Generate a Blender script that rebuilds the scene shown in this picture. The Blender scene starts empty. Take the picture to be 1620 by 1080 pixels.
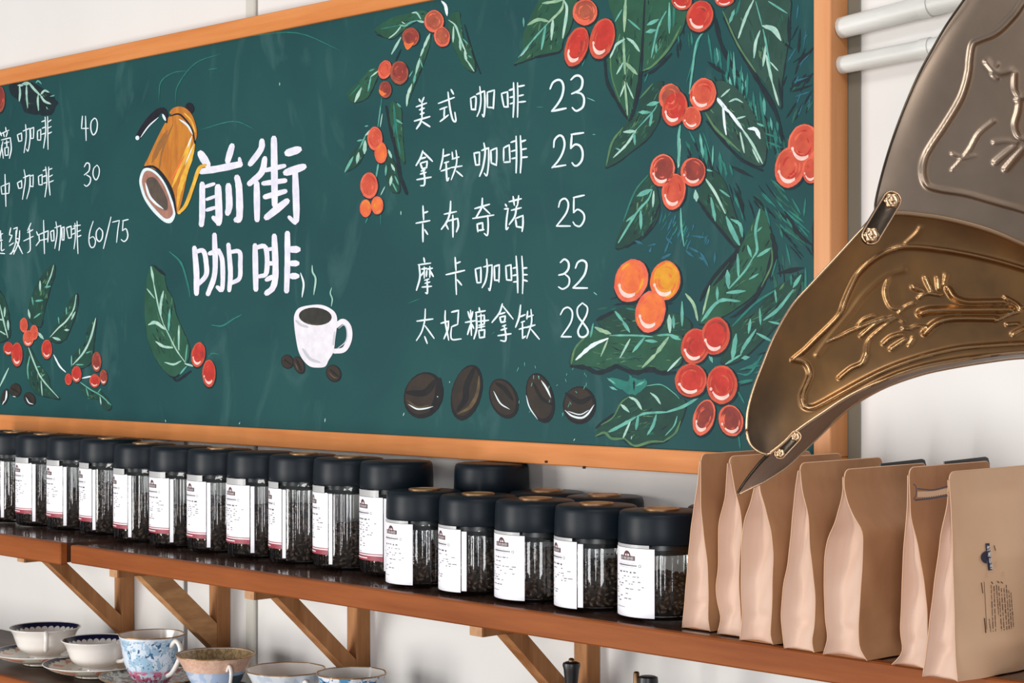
import bpy, math, random
import numpy as np
from mathutils import Vector, Matrix
C = bpy.context.scene.collection
R = random.Random(7)

# ---------------------------------------------------------------- camera, world, lights
D, CZ, F = 1.8, 1.6, 2950.0           # camera distance from the wall, eye height, focal length in pixels
FW = Vector((-.7153, .6988, 0)); RT = Vector((.6988, .7153, 0)); UP = Vector((0, 0, 1))
CAM = Vector((0, -D, CZ)); HV = 546.0
cd = bpy.data.cameras.new('camera'); cam = bpy.data.objects.new('camera', cd); C.objects.link(cam)
cd.sensor_width = 36; cd.lens = F/1620*36; cd.shift_y = (HV-540)/1620; cd.clip_start = .05
m = Matrix.Identity(4)
for i, v in enumerate((RT, UP, -FW)):
    for k in range(3): m[k][i] = v[k]
m.translation = CAM; cam.matrix_world = m
bpy.context.scene.camera = cam
sc = bpy.context.scene
sc.view_settings.view_transform = 'Standard'; sc.view_settings.look = 'None'
sc.view_settings.exposure = 0.0; sc.view_settings.gamma = 1.0; sc.view_settings.use_curve_mapping = False
w = bpy.data.worlds.new('world'); sc.world = w; w.use_nodes = True
bgn = w.node_tree.nodes['Background']
bgn.inputs[0].default_value = (.93, .95, 1.0, 1); bgn.inputs[1].default_value = .31
def area(name, loc, target, sx, sy, power, col):
    l = bpy.data.lights.new(name, 'AREA'); l.shape = 'RECTANGLE'; l.size = sx; l.size_y = sy
    l.energy = power; l.color = col
    o = bpy.data.objects.new(name, l); C.objects.link(o); o.location = loc
    o.rotation_euler = (Vector(target)-Vector(loc)).to_track_quat('-Z', 'Y').to_euler()
    return o
area('window_light', (-3.4, -3.4, 1.16), (-2.1, 0, 1.42), 1.0, 1.9, 92, (1, .985, .95))
area('doorway_light', (-1.35, -4.3, 1.15), (-1.9, 0, 1.4), .30, 2.2, 34, (1, .99, .98))
area('right_window_light', (1.15, -3.1, 1.15), (-1.5, 0, 1.42), 0.8, 1.7, 46, (.98, .99, 1))
area('horn_glint_light', (-.35, -1.5, 3.0), (-.75, -.9, 1.5), 1.3, .4, 15, (1, .98, .95))  # unseen overhead light, added to raise highlights on the horn's embossing

# ---------------------------------------------------------------- helpers
def lin(c):
    return tuple(((x/255)/12.92 if x/255 <= .04045 else ((x/255+.055)/1.055)**2.4) for x in c)
def P(u, v, t):
    u, v, t = float(u), float(v), float(t); return CAM + (FW + RT*((u-810)/F) + UP*((HV-v)/F))*t
def hit_y(u, v, y):
    u, v = float(u), float(v)
    a = (u-810)/F; return P(u, v, (D+y)/(FW.y+RT.y*a))
def hit_x(u, v, x):
    u, v = float(u), float(v)
    a = (u-810)/F; return P(u, v, x/(FW.x+RT.x*a))
def xat(u, y): return hit_y(u, 546, y).x
def setp(o, **k):
    for a, b in k.items(): o[a] = b
    return o
def link(name, me, mats, parent=None, smooth=False):
    o = bpy.data.objects.new(name, me); C.objects.link(o)
    if not isinstance(mats, (list, tuple)): mats = [mats]
    if not me.materials:
        for q in mats: me.materials.append(q)
    if smooth:
        me.polygons.foreach_set('use_smooth', [True]*len(me.polygons))
    if parent is not None: o.parent = parent
    return o
def empty(name, loc, label=None, cat=None, group=None, rz=0):
    o = bpy.data.objects.new(name, None); C.objects.link(o); o.location = loc; o.rotation_euler = (0, 0, rz)
    o.empty_display_size = .02
    if label: o['label'] = label
    if cat: o['category'] = cat
    if group: o['group'] = group
    return o
class MB:
    def __init__(s): s.v = []; s.f = []; s.m = []
    def add(s, vs, fs, mi=0):
        n = len(s.v); s.v += [tuple(q) for q in vs]
        for f in fs: s.f.append(tuple(i+n for i in f)); s.m.append(mi)
    def box(s, x0, x1, y0, y1, z0, z1, mi=0, bev=0):
        if bev:
            b = bev; ring = []
            for (z, e) in ((z0, b), (z0+b, 0), (z1-b, 0), (z1, b)):
                ring.append([(x0+e, y0+b if e == 0 else y0+b, z), (x0+b, y0+e, z), (x1-b, y0+e, z), (x1-e, y0+b, z),
                             (x1-e, y1-b, z), (x1-b, y1-e, z), (x0+b, y1-e, z), (x0+e, y1-b, z)])
            vs = [p for r in ring for p in r]; fs = []
            for k in range(3):
                for i in range(8):
                    j = (i+1) % 8; fs.append((k*8+i, k*8+j, k*8+8+j, k*8+8+i))
            fs.append(tuple(range(7, -1, -1))); fs.append(tuple(range(24, 32)))
            s.add(vs, fs, mi); return
        vs = [(x, y, z) for z in (z0, z1) for y in (y0, y1) for x in (x0, x1)]
        s.add(vs, [(0, 2, 3, 1), (4, 5, 7, 6), (0, 1, 5, 4), (1, 3, 7, 5), (3, 2, 6, 7), (2, 0, 4, 6)], mi)
    def lathe(s, prof, n=48, c=(0, 0), mi=0, fl=None, close=False):
        vs = []; fs = []; k = len(prof)
        for i in range(n):
            a = 2*math.pi*i/n
            for j, (r, z) in enumerate(prof):
                rr = r*(fl(a, z) if fl else 1)
                vs.append((c[0]+rr*math.cos(a), c[1]+rr*math.sin(a), z))
        for i in range(n):
            i2 = (i+1) % n
            for j in range(k-1): fs.append((i*k+j, i2*k+j, i2*k+j+1, i*k+j+1))
        s.add(vs, fs, mi)
    def tube(s, pts, r, n=10, mi=0, flat=1.0):
        pts = [Vector(p) for p in pts]; vs = []; fs = []; N = len(pts)
        rr = r if isinstance(r, (list, tuple)) else [r]*N
        up = Vector((0, 0, 1)); prev = None
        for i, p in enumerate(pts):
            d = (pts[min(i+1, N-1)]-pts[max(i-1, 0)]).normalized()
            if prev is None:
                a = d.cross(up)
                if a.length < .1: a = d.cross(Vector((1, 0, 0)))
            else: a = prev - d*prev.dot(d)
            a.normalize(); prev = a; b = d.cross(a)
            for k in range(n):
                t = 2*math.pi*k/n; vs.append(p+a*(rr[i]*math.cos(t)*flat)+b*(rr[i]*math.sin(t)))
        for i in range(N-1):
            for k in range(n):
                k2 = (k+1) % n; fs.append((i*n+k, i*n+k2, (i+1)*n+k2, (i+1)*n+k))
        fs.append(tuple(range(n-1, -1, -1))); fs.append(tuple((N-1)*n+k for k in range(n)))
        s.add(vs, fs, mi)
    def mesh(s, name='m'):
        me = bpy.data.meshes.new(name); me.from_pydata(s.v, [], s.f); me.update()
        if any(s.m): me.polygons.foreach_set('material_index', s.m)
        return me
    def build(s, name, mats, parent=None, smooth=False):
        return link(name, s.mesh(name), mats, parent, smooth)
def autosmooth(o, ang=35):
    me = o.data; me.polygons.foreach_set('use_smooth', [True]*len(me.polygons))
    me.set_sharp_from_angle(angle=math.radians(ang))

# ---------------------------------------------------------------- materials
def mat(name, col, rough=.6, metal=0, col2=None, scale=(8, 8, 8), detail=4, lo=.35, hi=.65, bump=0, bscale=None, spec=.5, coat=0, rvar=0):
    m = bpy.data.materials.new(name); m.use_nodes = True; nt = m.node_tree; b = nt.nodes['Principled BSDF']
    b.inputs['Base Color'].default_value = (*lin(col), 1); b.inputs['Roughness'].default_value = rough
    b.inputs['Metallic'].default_value = metal; b.inputs['Specular IOR Level'].default_value = spec
    b.inputs['Coat Weight'].default_value = coat; b.inputs['Coat Roughness'].default_value = .12
    if col2 is not None or bump or rvar:
        tc = nt.nodes.new('ShaderNodeTexCoord'); mp = nt.nodes.new('ShaderNodeMapping'); mp.inputs['Scale'].default_value = scale
        ns = nt.nodes.new('ShaderNodeTexNoise'); ns.inputs['Scale'].default_value = 1; ns.inputs['Detail'].default_value = detail
        ns.inputs['Roughness'].default_value = .6
        nt.links.new(tc.outputs['Object'], mp.inputs[0]); nt.links.new(mp.outputs[0], ns.inputs['Vector'])
        if col2 is not None:
            cr = nt.nodes.new('ShaderNodeValToRGB'); cr.color_ramp.elements[0].position = lo; cr.color_ramp.elements[1].position = hi
            cr.color_ramp.elements[0].color = (*lin(col), 1); cr.color_ramp.elements[1].color = (*lin(col2), 1)
            nt.links.new(ns.outputs['Fac'], cr.inputs[0]); nt.links.new(cr.outputs[0], b.inputs['Base Color'])
        if rvar:
            mr = nt.nodes.new('ShaderNodeMapRange'); mr.inputs[3].default_value = rough-rvar; mr.inputs[4].default_value = rough+rvar
            nt.links.new(ns.outputs['Fac'], mr.inputs[0]); nt.links.new(mr.outputs[0], b.inputs['Roughness'])
        if bump:
            src = ns
            if bscale:
                m2 = nt.nodes.new('ShaderNodeMapping'); m2.inputs['Scale'].default_value = bscale
                src = nt.nodes.new('ShaderNodeTexNoise'); src.inputs['Scale'].default_value = 1; src.inputs['Detail'].default_value = 3
                nt.links.new(tc.outputs['Object'], m2.inputs[0]); nt.links.new(m2.outputs[0], src.inputs['Vector'])
            bp = nt.nodes.new('ShaderNodeBump'); bp.inputs['Strength'].default_value = bump; bp.inputs['Distance'].default_value = .002
            nt.links.new(src.outputs['Fac'], bp.inputs['Height']); nt.links.new(bp.outputs[0], b.inputs['Normal'])
    return m
M = {}
M['wall'] = mat('wall_paint', (222, 218, 214), .75, col2=(230, 227, 224), scale=(1.2, 1, .8), bump=.15, bscale=(60, 60, 60))
M['wall_seam'] = mat('wall_seam_dark', (70, 68, 64), .9)
M['batten'] = mat('batten_paint', (206, 203, 194), .7, col2=(196, 192, 182), scale=(9, 9, 2))
M['pipe'] = mat('white_pipe', (226, 226, 222), .45, col2=(205, 204, 198), scale=(6, 30, 30))
M['floor'] = mat('floor_planks', (120, 92, 70), .5, col2=(96, 72, 54), scale=(2, 20, 1))
M['frame'] = mat('frame_wood', (202, 122, 62), .5, col2=(218, 142, 82), scale=(3.5, 60, 60), detail=6, bump=.08, bscale=(8, 220, 220), lo=.3, hi=.7, spec=.25)
M['framev'] = mat('frame_wood_upright', (206, 136, 82), .5, col2=(220, 154, 100), scale=(60, 60, 3), detail=6, bump=.08, bscale=(220, 220, 8), lo=.3, hi=.7)
M['shelf_front'] = mat('shelf_edge_wood', (124, 64, 28), .5, col2=(152, 86, 44), scale=(3, 40, 40), detail=6, lo=.3, hi=.7, bump=.06, bscale=(10, 200, 200), spec=.12)
M['shelf_top'] = mat('shelf_varnish', (58, 40, 35), .16, col2=(84, 58, 46), scale=(3, 26, 1), detail=5, coat=.25)
M['cup_shelf_top'] = mat('cup_shelf_wood', (62, 46, 38), .45, col2=(92, 70, 56), scale=(3, 26, 1), detail=5, spec=.25)
M['brk'] = mat('bracket_wood', (150, 98, 58), .65, col2=(184, 130, 86), scale=(40, 40, 6), detail=5, bump=.1, bscale=(160, 160, 20), spec=.2)
M['brk2'] = mat('bracket_pale_wood', (204, 152, 102), .65, col2=(172, 120, 76), scale=(60, 14, 60), detail=3, bump=.1, bscale=(160, 160, 20))
M['cap'] = mat('end_grain', (196, 150, 108), .7, col2=(178, 130, 90), scale=(70, 70, 70))
M['lid'] = mat('black_lid', (10, 21, 30), .42, rvar=.05, scale=(30, 30, 30), spec=.24)
M['gasket'] = mat('dark_gasket', (18, 24, 27), .3)
M['copper'] = mat('copper_disc', (214, 168, 124), .42, 1.0)
M['paper'] = mat('label_paper', (240, 238, 244), .5)
M['paperbg'] = mat('label_clear_strip', (176, 176, 176), .35)
M['maroon'] = mat('print_maroon', (150, 50, 66), .5)
M['logo'] = mat('print_logo_brown', (74, 38, 44), .5)
M['ink'] = mat('print_ink', (110, 108, 116), .5)
M['inkd'] = mat('print_ink_dark', (70, 66, 76), .5)
M['printw'] = mat('print_white', (236, 232, 232), .5)
M['bean'] = mat('roasted_bean', (62, 48, 40), .4, col2=(118, 96, 80), scale=(160, 160, 160), lo=.4, hi=.8)
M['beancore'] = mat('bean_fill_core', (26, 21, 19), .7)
M['kraft'] = mat('kraft_paper', (166, 120, 86), .66, col2=(184, 138, 100), scale=(13, 13, 9), bump=.3, bscale=(26, 26, 12), lo=.35, hi=.65, spec=.2)
M['kraftg'] = mat('kraft_gusset_lit', (202, 170, 150), .62, col2=(214, 184, 166), scale=(9, 9, 6), bump=.35, bscale=(30, 30, 14), lo=.3, hi=.7, spec=.2)  # same kraft as the panels, with the frontal light put into its paler colour
M['kraft7'] = mat('kraft_paper_lit', (214, 172, 136), .62, col2=(222, 184, 150), scale=(7, 7, 5), bump=.2, bscale=(26, 26, 12))  # lit copy of the kraft: light on the nearest bag put into the colour
M['kraftedge'] = mat('kraft_cut_edge', (214, 172, 138), .6)
M['bagblack'] = mat('bag_black_back', (30, 32, 38), .4)
M['bagink'] = mat('bag_print_ink', (96, 66, 46), .6)
M['bagnavy'] = mat('bag_print_navy', (44, 40, 60), .6)
M['brass'] = mat('antique_brass', (104, 86, 70), .36, 1.0, col2=(188, 138, 84), scale=(6, 6, 6), detail=5, rvar=.07, lo=.32, hi=.72)
M['brasshl'] = mat('brass_ridge_highlight', (186, 152, 112), .27, 1.0, col2=(190, 150, 106), scale=(40, 40, 40))  # brighter brass for the raised ridges, their highlights put into the colour
M['brassup'] = mat('tarnished_brass', (152, 134, 118), .38, 1.0, col2=(176, 156, 138), scale=(7, 7, 7), detail=5, rvar=.07, lo=.35, hi=.7)
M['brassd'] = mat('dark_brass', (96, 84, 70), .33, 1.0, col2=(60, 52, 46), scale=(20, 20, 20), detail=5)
M['rim'] = mat('brass_lip', (206, 172, 138), .3, 1.0)
M['porc'] = mat('porcelain', (236, 230, 224), .18, coat=.4)
M['cobalt'] = mat('cobalt_glaze', (26, 30, 62), .2)
M['gilt'] = mat('gilt_line', (176, 136, 92), .3, .6)
M['pinkgl'] = mat('peach_glaze', (222, 172, 150), .25, col2=(232, 200, 176), scale=(200, 200, 200))
M['tan'] = mat('tan_glaze', (196, 168, 124), .3, col2=(150, 124, 92), scale=(300, 300, 40), lo=.45, hi=.55)
M['blueleaf'] = mat('navy_glaze', (44, 66, 104), .25, col2=(30, 44, 70), scale=(160, 160, 160))
M['grblue'] = mat('slate_glaze', (66, 84, 96), .25, col2=(84, 104, 116), scale=(60, 60, 60))
M['black'] = mat('black_plastic', (30, 30, 34), .38)
M['dkbrass'] = mat('aged_brass_nub', (120, 92, 66), .35, .9)
M['woodcap'] = mat('turned_wood', (176, 120, 96), .45, col2=(156, 100, 76), scale=(20, 20, 60))
# glass: one thin clear shell, mirror-like at grazing angles
def glass(name, tint, ior=1.6):
    m = bpy.data.materials.new(name); m.use_nodes = True; nt = m.node_tree; nt.nodes.clear()
    o = nt.nodes.new('ShaderNodeOutputMaterial'); mx = nt.nodes.new('ShaderNodeMixShader')
    t = nt.nodes.new('ShaderNodeBsdfTransparent'); t.inputs[0].default_value = (*tint, 1)
    g = nt.nodes.new('ShaderNodeBsdfGlossy'); g.inputs['Roughness'].default_value = .04; g.inputs[0].default_value = (1, 1, 1, 1)
    fr = nt.nodes.new('ShaderNodeFresnel'); fr.inputs[0].default_value = ior
    nt.links.new(fr.outputs[0], mx.inputs[0]); nt.links.new(t.outputs[0], mx.inputs[1]); nt.links.new(g.outputs[0], mx.inputs[2])
    nt.links.new(mx.outputs[0], o.inputs[0]); return m
M['glass'] = glass('jar_glass', (.975, .985, .98))
M['plastic'] = glass('clear_film', (.985, .99, .985), 1.25)
# porcelain with a procedural floral print
def floral(name, base, cols, scale=70, zsplit=None):
    m = bpy.data.materials.new(name); m.use_nodes = True; nt = m.node_tree; b = nt.nodes['Principled BSDF']
    b.inputs['Roughness'].default_value = .2
    tc = nt.nodes.new('ShaderNodeTexCoord'); L = nt.links.new
    prev = None
    for i, (c, sc_, th, zr) in enumerate(cols):
        vo = nt.nodes.new('ShaderNodeTexNoise'); vo.inputs['Scale'].default_value = sc_; vo.inputs['Detail'].default_value = 2.5; vo.inputs['Distortion'].default_value = 1.2
        mp = nt.nodes.new('ShaderNodeMapping'); mp.inputs['Location'].default_value = (i*3.1, i*1.7, i*2.3)
        L(tc.outputs['Object'], mp.inputs[0]); L(mp.outputs[0], vo.inputs['Vector'])
        gt = nt.nodes.new('ShaderNodeMapRange'); gt.inputs[1].default_value = th; gt.inputs[2].default_value = th+.03; L(vo.outputs['Fac'], gt.inputs[0])
        fac = gt.outputs[0]
        if zr:
            sp = nt.nodes.new('ShaderNodeSeparateXYZ'); L(tc.outputs['Object'], sp.inputs[0])
            z1 = nt.nodes.new('ShaderNodeMapRange'); z1.inputs[1].default_value = zr[0]; z1.inputs[2].default_value = zr[0]+.004; L(sp.outputs[2], z1.inputs[0])
            z2 = nt.nodes.new('ShaderNodeMapRange'); z2.inputs[1].default_value = zr[1]; z2.inputs[2].default_value = zr[1]-.004; L(sp.outputs[2], z2.inputs[0])
            q = nt.nodes.new('ShaderNodeMath'); q.operation = 'MULTIPLY'; L(z1.outputs[0], q.inputs[0]); L(z2.outputs[0], q.inputs[1])
            q2 = nt.nodes.new('ShaderNodeMath'); q2.operation = 'MULTIPLY'; L(q.outputs[0], q2.inputs[0]); L(fac, q2.inputs[1]); fac = q2.outputs[0]
        mx = nt.nodes.new('ShaderNodeMix'); mx.data_type = 'RGBA'
        L(fac, mx.inputs[0])
        if prev is None: mx.inputs[6].default_value = (*lin(base), 1)
        else: L(prev, mx.inputs[6])
        mx.inputs[7].default_value = (*lin(c), 1); prev = mx.outputs[2]
    L(prev, b.inputs['Base Color']); return m
M['flor3'] = floral('blue_pink_floral', (214, 226, 240), [((160, 192, 216), 55, .49, (.018, .075)), ((70, 104, 140), 120, .60, (.02, .075)), ((214, 118, 146), 75, .46, (-.01, .026)), ((150, 60, 80), 140, .60, (-.01, .024))])
M['flor3s'] = floral('grey_green_floral', (214, 210, 198), [((120, 138, 130), 60, .48, None), ((74, 84, 84), 130, .56, None), ((156, 62, 60), 34, .60, None)])
M['flor6'] = floral('blue_sprig', (222, 226, 234), [((86, 140, 180), 60, .50, None), ((50, 60, 90), 110, .60, None), ((140, 50, 60), 50, .64, None)])
M['pale5'] = floral('pale_blue_glaze', (220, 226, 232), [((198, 210, 224), 40, .5, None)])
M['blue4'] = floral('sky_blue_glaze', (176, 196, 226), [((206, 216, 234), 40, .52, None), ((54, 72, 112), 38, .60, (-.01, .035))])
M['saucer1'] = floral('cream_sprig', (214, 206, 190), [((206, 132, 104), 34, .62, None), ((110, 96, 72), 80, .66, None)])
# ---------------------------------------------------------------- the setting
wb = MB(); wb.box(-5.2, 1.2, .012, .09, 0, 3.2)
wall = wb.build('wall_back', M['wall_seam']); setp(wall, kind='structure')
SE1, SE2 = -2.628, -2.431
for (x0, x1, z0, z1) in ((-5.2, -3.9, .05, 3.2), (-3.896, SE2, CZ-.1, 3.2), (-3.896, SE1-.007, .05, CZ-.1015), (SE1+.004, SE2, .05, CZ-.1015), (SE2+.001, -.9, .05, 3.2), (-.897, 1.2, .05, 3.2)):
    q = MB(); q.box(x0, x1, 0, .0118, z0, z1, bev=.0012); q.build('wall_panel', M['wall'], wall)
q = MB(); q.box(SE2-.020, SE2+.004, -.007, -.0003, .05, 3.2, bev=.002); q.build('batten', M['batten'], wall)
q = MB(); q.box(-5.2, 1.2, -4.6, .09, -.06, 0); setp(q.build('floor', M['floor']), kind='structure')

# wall pipes at the top right
for (a, b, r, lab) in (((1336, 43), (1560, -14), .0125, 'thicker white pipe running along the wall, upper of the two right of the board'),
                       ((1336, 102), (1560, 58), .0105, 'thinner white pipe running along the wall, lower of the two right of the board')):
    p0 = hit_y(*a, -.016); p1 = hit_y(*b, -.016); dd = p1-p0; p0 = p0+dd*((hit_y(1343.5, 546, 0).x+.0004-p0.x)/dd.x)
    q = MB(); q.tube([p0, p0+dd*.5, p0+dd*2.2], r, 16)
    o = q.build('wall_pipe', M['pipe'], None, True); autosmooth(o); setp(o, label=lab, category='pipe', group='pipes on the wall')
    for s in (.62, 1.5):
        c = p0+dd*s; q = MB(); q.tube([c-dd.normalized()*.006, c+dd.normalized()*.006], r*1.12, 16)
        cl = q.build('pipe_clip', M['pipe'], o, True); autosmooth(cl)

# ---------------------------------------------------------------- shelves and brackets
ST = CZ-.317; SB = CZ-.345; SF = -.2365
XL = xat(97, -.25)
def shelf(name, x0, x1, yf, zt, zb, lab, grp=None, top='shelf_top'):
    e = empty(name, ((x0+x1)/2, -.1, zb), lab, 'shelf', grp)
    o = e.location
    q = MB(); q.box(x0-o.x, x1-o.x, yf+.014-o.y, -.001-o.y, zb+.003-o.z, zt-o.z); q.build('shelf_board', M[top], e)
    q = MB(); q.box(x0-o.x, x1-o.x, yf-o.y, yf+.0138-o.y, zb-o.z, zt+.0006-o.z, bev=.0018); q.build('shelf_edging', M['shelf_front'], e)
    return e
shelf('wall_shelf', XL+.004, .35, SF, ST, SB, 'long upper wooden shelf carrying the glass jars and kraft bags', 'upper shelf boards')
shelf('wall_shelf', -4.2, XL, -.252, ST+.004, SB-.002, 'left upper shelf length whose sawn end shows beside the joint', 'upper shelf boards')
LT = CZ-.545
shelf('cup_shelf', -4.2, .35, -.255, LT, LT-.03, 'dark lower shelf under the row of teacups', None, 'cup_shelf_top')
q = MB(); q.box(hit_y(1344, 546, 0).x-.05, hit_y(1344, 546, 0).x+.0165, -.0022, -.0002, ST, 3.0, bev=.0008); setp(q.build('wall_strip_1', mat('olive_strip', (128, 122, 108), .8)), kind='structure')  # narrow olive strip on the wall along the board's right edge
grp = 'wooden brackets under the upper shelf'
for i, (u, bm, bt, lab) in enumerate(((213, 'brk', .022, 'brown diagonal shelf bracket at far left above the first teacup'),
                                  (365, 'brk2', .034, 'pale striped-grain shelf bracket behind the floral cup'),
                                  (586, 'brk', .022, 'reddish shelf bracket ending behind the two rightmost cups'),
                                  (950, 'brk', .022, 'shelf bracket behind the black grinder knob'))):
    x = hit_y(u, 546, 0).x
    e = empty('shelf_bracket', (x, 0, SB-.4), lab, 'bracket', grp); oz = SB-.4
    W = .024; lowz = LT+.002
    q = MB(); q.box(-W, 0, -.026, -.0005, lowz-oz, SB-.017-oz, bev=.001); q.build('post', M['brk'], e)
    q = MB(); q.box(-W, 0, -.213, -.0005, SB-.0165-oz, SB-.0025-oz, bev=.001); q.build('arm', M['brk'], e)
    q = MB(); q.box(-W+.001, -.001, -.2142, -.2132, SB-.0158-oz, SB-.003-oz); q.build('end_grain', M['cap'], e)
    # brace at about 43 degrees, lower edge (y -.172, z -.364) to (y -.03, z -.495)
    a = Vector((0, -.172, SB-.0168-oz)); b = Vector((0, -.0265, SB-.0168-.136-oz))
    n = (b-a).normalized(); pv = Vector((0, -n.z, n.y)); pv = pv if pv.z > 0 else -pv
    k = bt/ (pv.y if pv.y else 1)
    ya = Vector((0, bt/abs(n.z), 0)); zb2 = Vector((0, 0, bt/abs(n.y)))
    vs = []
    for xx in (-W+.001, -.001):
        for p in (a, b, b+zb2, a+ya): vs.append((xx, p.y, p.z))
    q = MB(); q.add(vs, [(0, 1, 2, 3), (7, 6, 5, 4), (0, 4, 5, 1), (1, 5, 6, 2), (2, 6, 7, 3), (3, 7, 4, 0)])
    q.build('brace', M[bm], e)
# ---------------------------------------------------------------- painted menu board
BS = -.030                                   # face of the green panel
XR = hit_y(1343.5, 546, 0).x; BX0 = -3.95
ZB0, ZB1, ZT0, ZT1 = CZ-.1586, CZ-.1303, CZ+.4893, CZ+.519
board = empty('menu_board', ((BX0+XR)/2, 0, ZB0), 'large green chalk-style coffee menu board with painted fruit in a wooden frame', 'menu board')
BO = board.location
def bbox(x0, x1, y0, y1, z0, z1, name, m_, bev=.0012):
    q = MB(); q.box(x0-BO.x, x1-BO.x, y0, y1, z0-BO.z, z1-BO.z, bev=bev); return q.build(name, m_, board)
pm = bpy.data.materials.new('board_green'); pm.use_nodes = True
nt = pm.node_tree; b = nt.nodes['Principled BSDF']; b.inputs['Roughness'].default_value = .6; b.inputs['Specular IOR Level'].default_value = .2
tc = nt.nodes.new('ShaderNodeTexCoord')
def nz(scale, vec, det=5, dist=0):
    mp = nt.nodes.new('ShaderNodeMapping'); mp.inputs['Scale'].default_value = vec
    n = nt.nodes.new('ShaderNodeTexNoise'); n.inputs['Scale'].default_value = scale; n.inputs['Detail'].default_value = det; n.inputs['Distortion'].default_value = dist
    nt.links.new(tc.outputs['Object'], mp.inputs[0]); nt.links.new(mp.outputs[0], n.inputs['Vector']); return n
cr = nt.nodes.new('ShaderNodeValToRGB'); cr.color_ramp.elements[0].color = (*lin((22, 67, 70)), 1); cr.color_ramp.elements[1].color = (*lin((28, 76, 76)), 1)
cr.color_ramp.elements[0].position = .3; cr.color_ramp.elements[1].position = .7
nt.links.new(nz(5, (1, 1, 1), 3, .5).outputs['Fac'], cr.inputs[0])
dst = nt.nodes.new('ShaderNodeValToRGB'); dst.color_ramp.elements[0].position = .58; dst.color_ramp.elements[1].position = .85
dst.color_ramp.elements[1].color = (.22, .22, .22, 1)
nt.links.new(nz(9, (1.2, 1, .5), 8, 1.6).outputs['Fac'], dst.inputs[0])
mx = nt.nodes.new('ShaderNodeMix'); mx.data_type = 'RGBA'; mx.inputs[7].default_value = (*lin((110, 150, 146)), 1)
nt.links.new(dst.outputs[0], mx.inputs[0]); nt.links.new(cr.outputs[0], mx.inputs[6]); nt.links.new(mx.outputs[2], b.inputs['Base Color'])
bbox(BX0+.01, XR-.01, -.0300, -.006, ZB0+.01, ZT1-.01, 'board_panel', pm, .0005)
bbox(BX0, XR, -.036, -.002, ZB0, ZB1, 'frame_rail', M['frame'])
bbox(BX0, XR, -.036, -.002, ZT0, ZT1, 'frame_rail', M['frame'])
bbox(XR-.0245, XR, -.0366, -.002, ZB1+.0002, ZT0-.0002, 'frame_stile', M['framev'])
bbox(BX0, BX0+.0245, -.0366, -.002, ZB1+.0002, ZT0-.0002, 'frame_stile', M['framev'])

def pt(name, c, c2=None, r=.5, sc_=(60, 60, 60)): 
    return mat('paint_'+name, c, .6, col2=c2, scale=sc_, spec=.2)
PM = {'white': pt('chalk_white', (226, 236, 240), (206, 222, 226)), 'bwhite': pt('thick_white', (232, 230, 242), (214, 212, 226)),
 'teal': pt('mint', (104, 176, 160), (84, 150, 138)), 'mint': pt('pale_mint', (176, 208, 194), (140, 186, 172)), 'pale': pt('pale_green', (158, 188, 156), (120, 160, 130)),
 'leafd': pt('deep_leaf', (28, 60, 54), (34, 72, 60), sc_=(30, 30, 30)), 'leafg': pt('mid_leaf', (36, 76, 58), (42, 88, 68), sc_=(30, 30, 30)), 'leafgy': pt('grey_leaf', (46, 78, 68), (38, 68, 60), sc_=(30, 30, 30)),
 'edge': pt('leaf_edge', (92, 128, 88), (70, 110, 80)), 'dark': pt('near_black', (28, 44, 50), (24, 36, 42)), 'black': pt('black', (26, 26, 36), (34, 34, 42)), 'blue': pt('blue_dry', (44, 104, 122), (40, 92, 108)), 'lsea': pt('leaf_sea', (44, 98, 82), (38, 86, 72)), 'sea': pt('sea_green', (44, 122, 108), (38, 104, 98)),
 'red': pt('red', (196, 58, 48), (172, 48, 42)), 'redo': pt('orange_red', (204, 88, 64), (184, 72, 54)), 'dred': pt('dark_red', (150, 62, 52), (120, 52, 48)), 'brown': pt('red_brown', (172, 88, 64), (146, 70, 56)),
 'orange': pt('orange', (228, 122, 60), (214, 100, 58)), 'yel': pt('yellow_orange', (222, 158, 44), (206, 134, 40)), 'hot': pt('coral', (226, 110, 84), (210, 88, 66)), 'pink': pt('pink_white', (240, 214, 206), (226, 180, 168)),
 'bean': pt('bean_brown', (46, 42, 38), (58, 48, 42), sc_=(40, 40, 40)), 'beand': pt('bean_dark', (34, 34, 36), (28, 28, 32)), 'tan': pt('bean_tan', (104, 88, 62), (78, 66, 50)),
 'gold': pt('pot_gold', (196, 128, 48), (176, 104, 44), sc_=(90, 90, 20)), 'goldl': pt('pot_yellow', (230, 182, 70), (212, 156, 56)), 'goldd': pt('pot_brown', (140, 98, 56), (156, 100, 54)), 'pinkb': pt('pot_rose', (168, 122, 106), (150, 104, 92)), 'greyb': pt('pot_inside', (92, 80, 70), (78, 70, 64)),
 'mug': pt('mug_white', (232, 228, 236), (218, 214, 222)), 'mugs': pt('mug_grey', (196, 194, 204), (184, 184, 194)), 'coffee': pt('mug_coffee', (46, 46, 44), (58, 56, 50))}
LAY = [0]
def smooth_pl(p, closed=False, n=5):
    p = [np.array(q, float) for q in p]
    if len(p) < 3: return [p[0]+(p[1]-p[0])*k/4 for k in range(5)]
    out = []; N = len(p); rng = N if closed else N-1
    for i in range(rng):
        a = p[i-1] if (closed or i > 0) else 2*p[0]-p[1]
        b = p[i]; c = p[(i+1) % N]; d = p[(i+2) % N] if (closed or i+2 < N) else 2*p[-1]-p[-2]
        for k in range(n):
            t = k/n
            out.append(.5*((2*b)+(c-a)*t+(2*a-5*b+4*c-d)*t*t+(3*b-a-3*c+d)*t**3))
    if not closed: out.append(p[-1])
    return out
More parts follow.
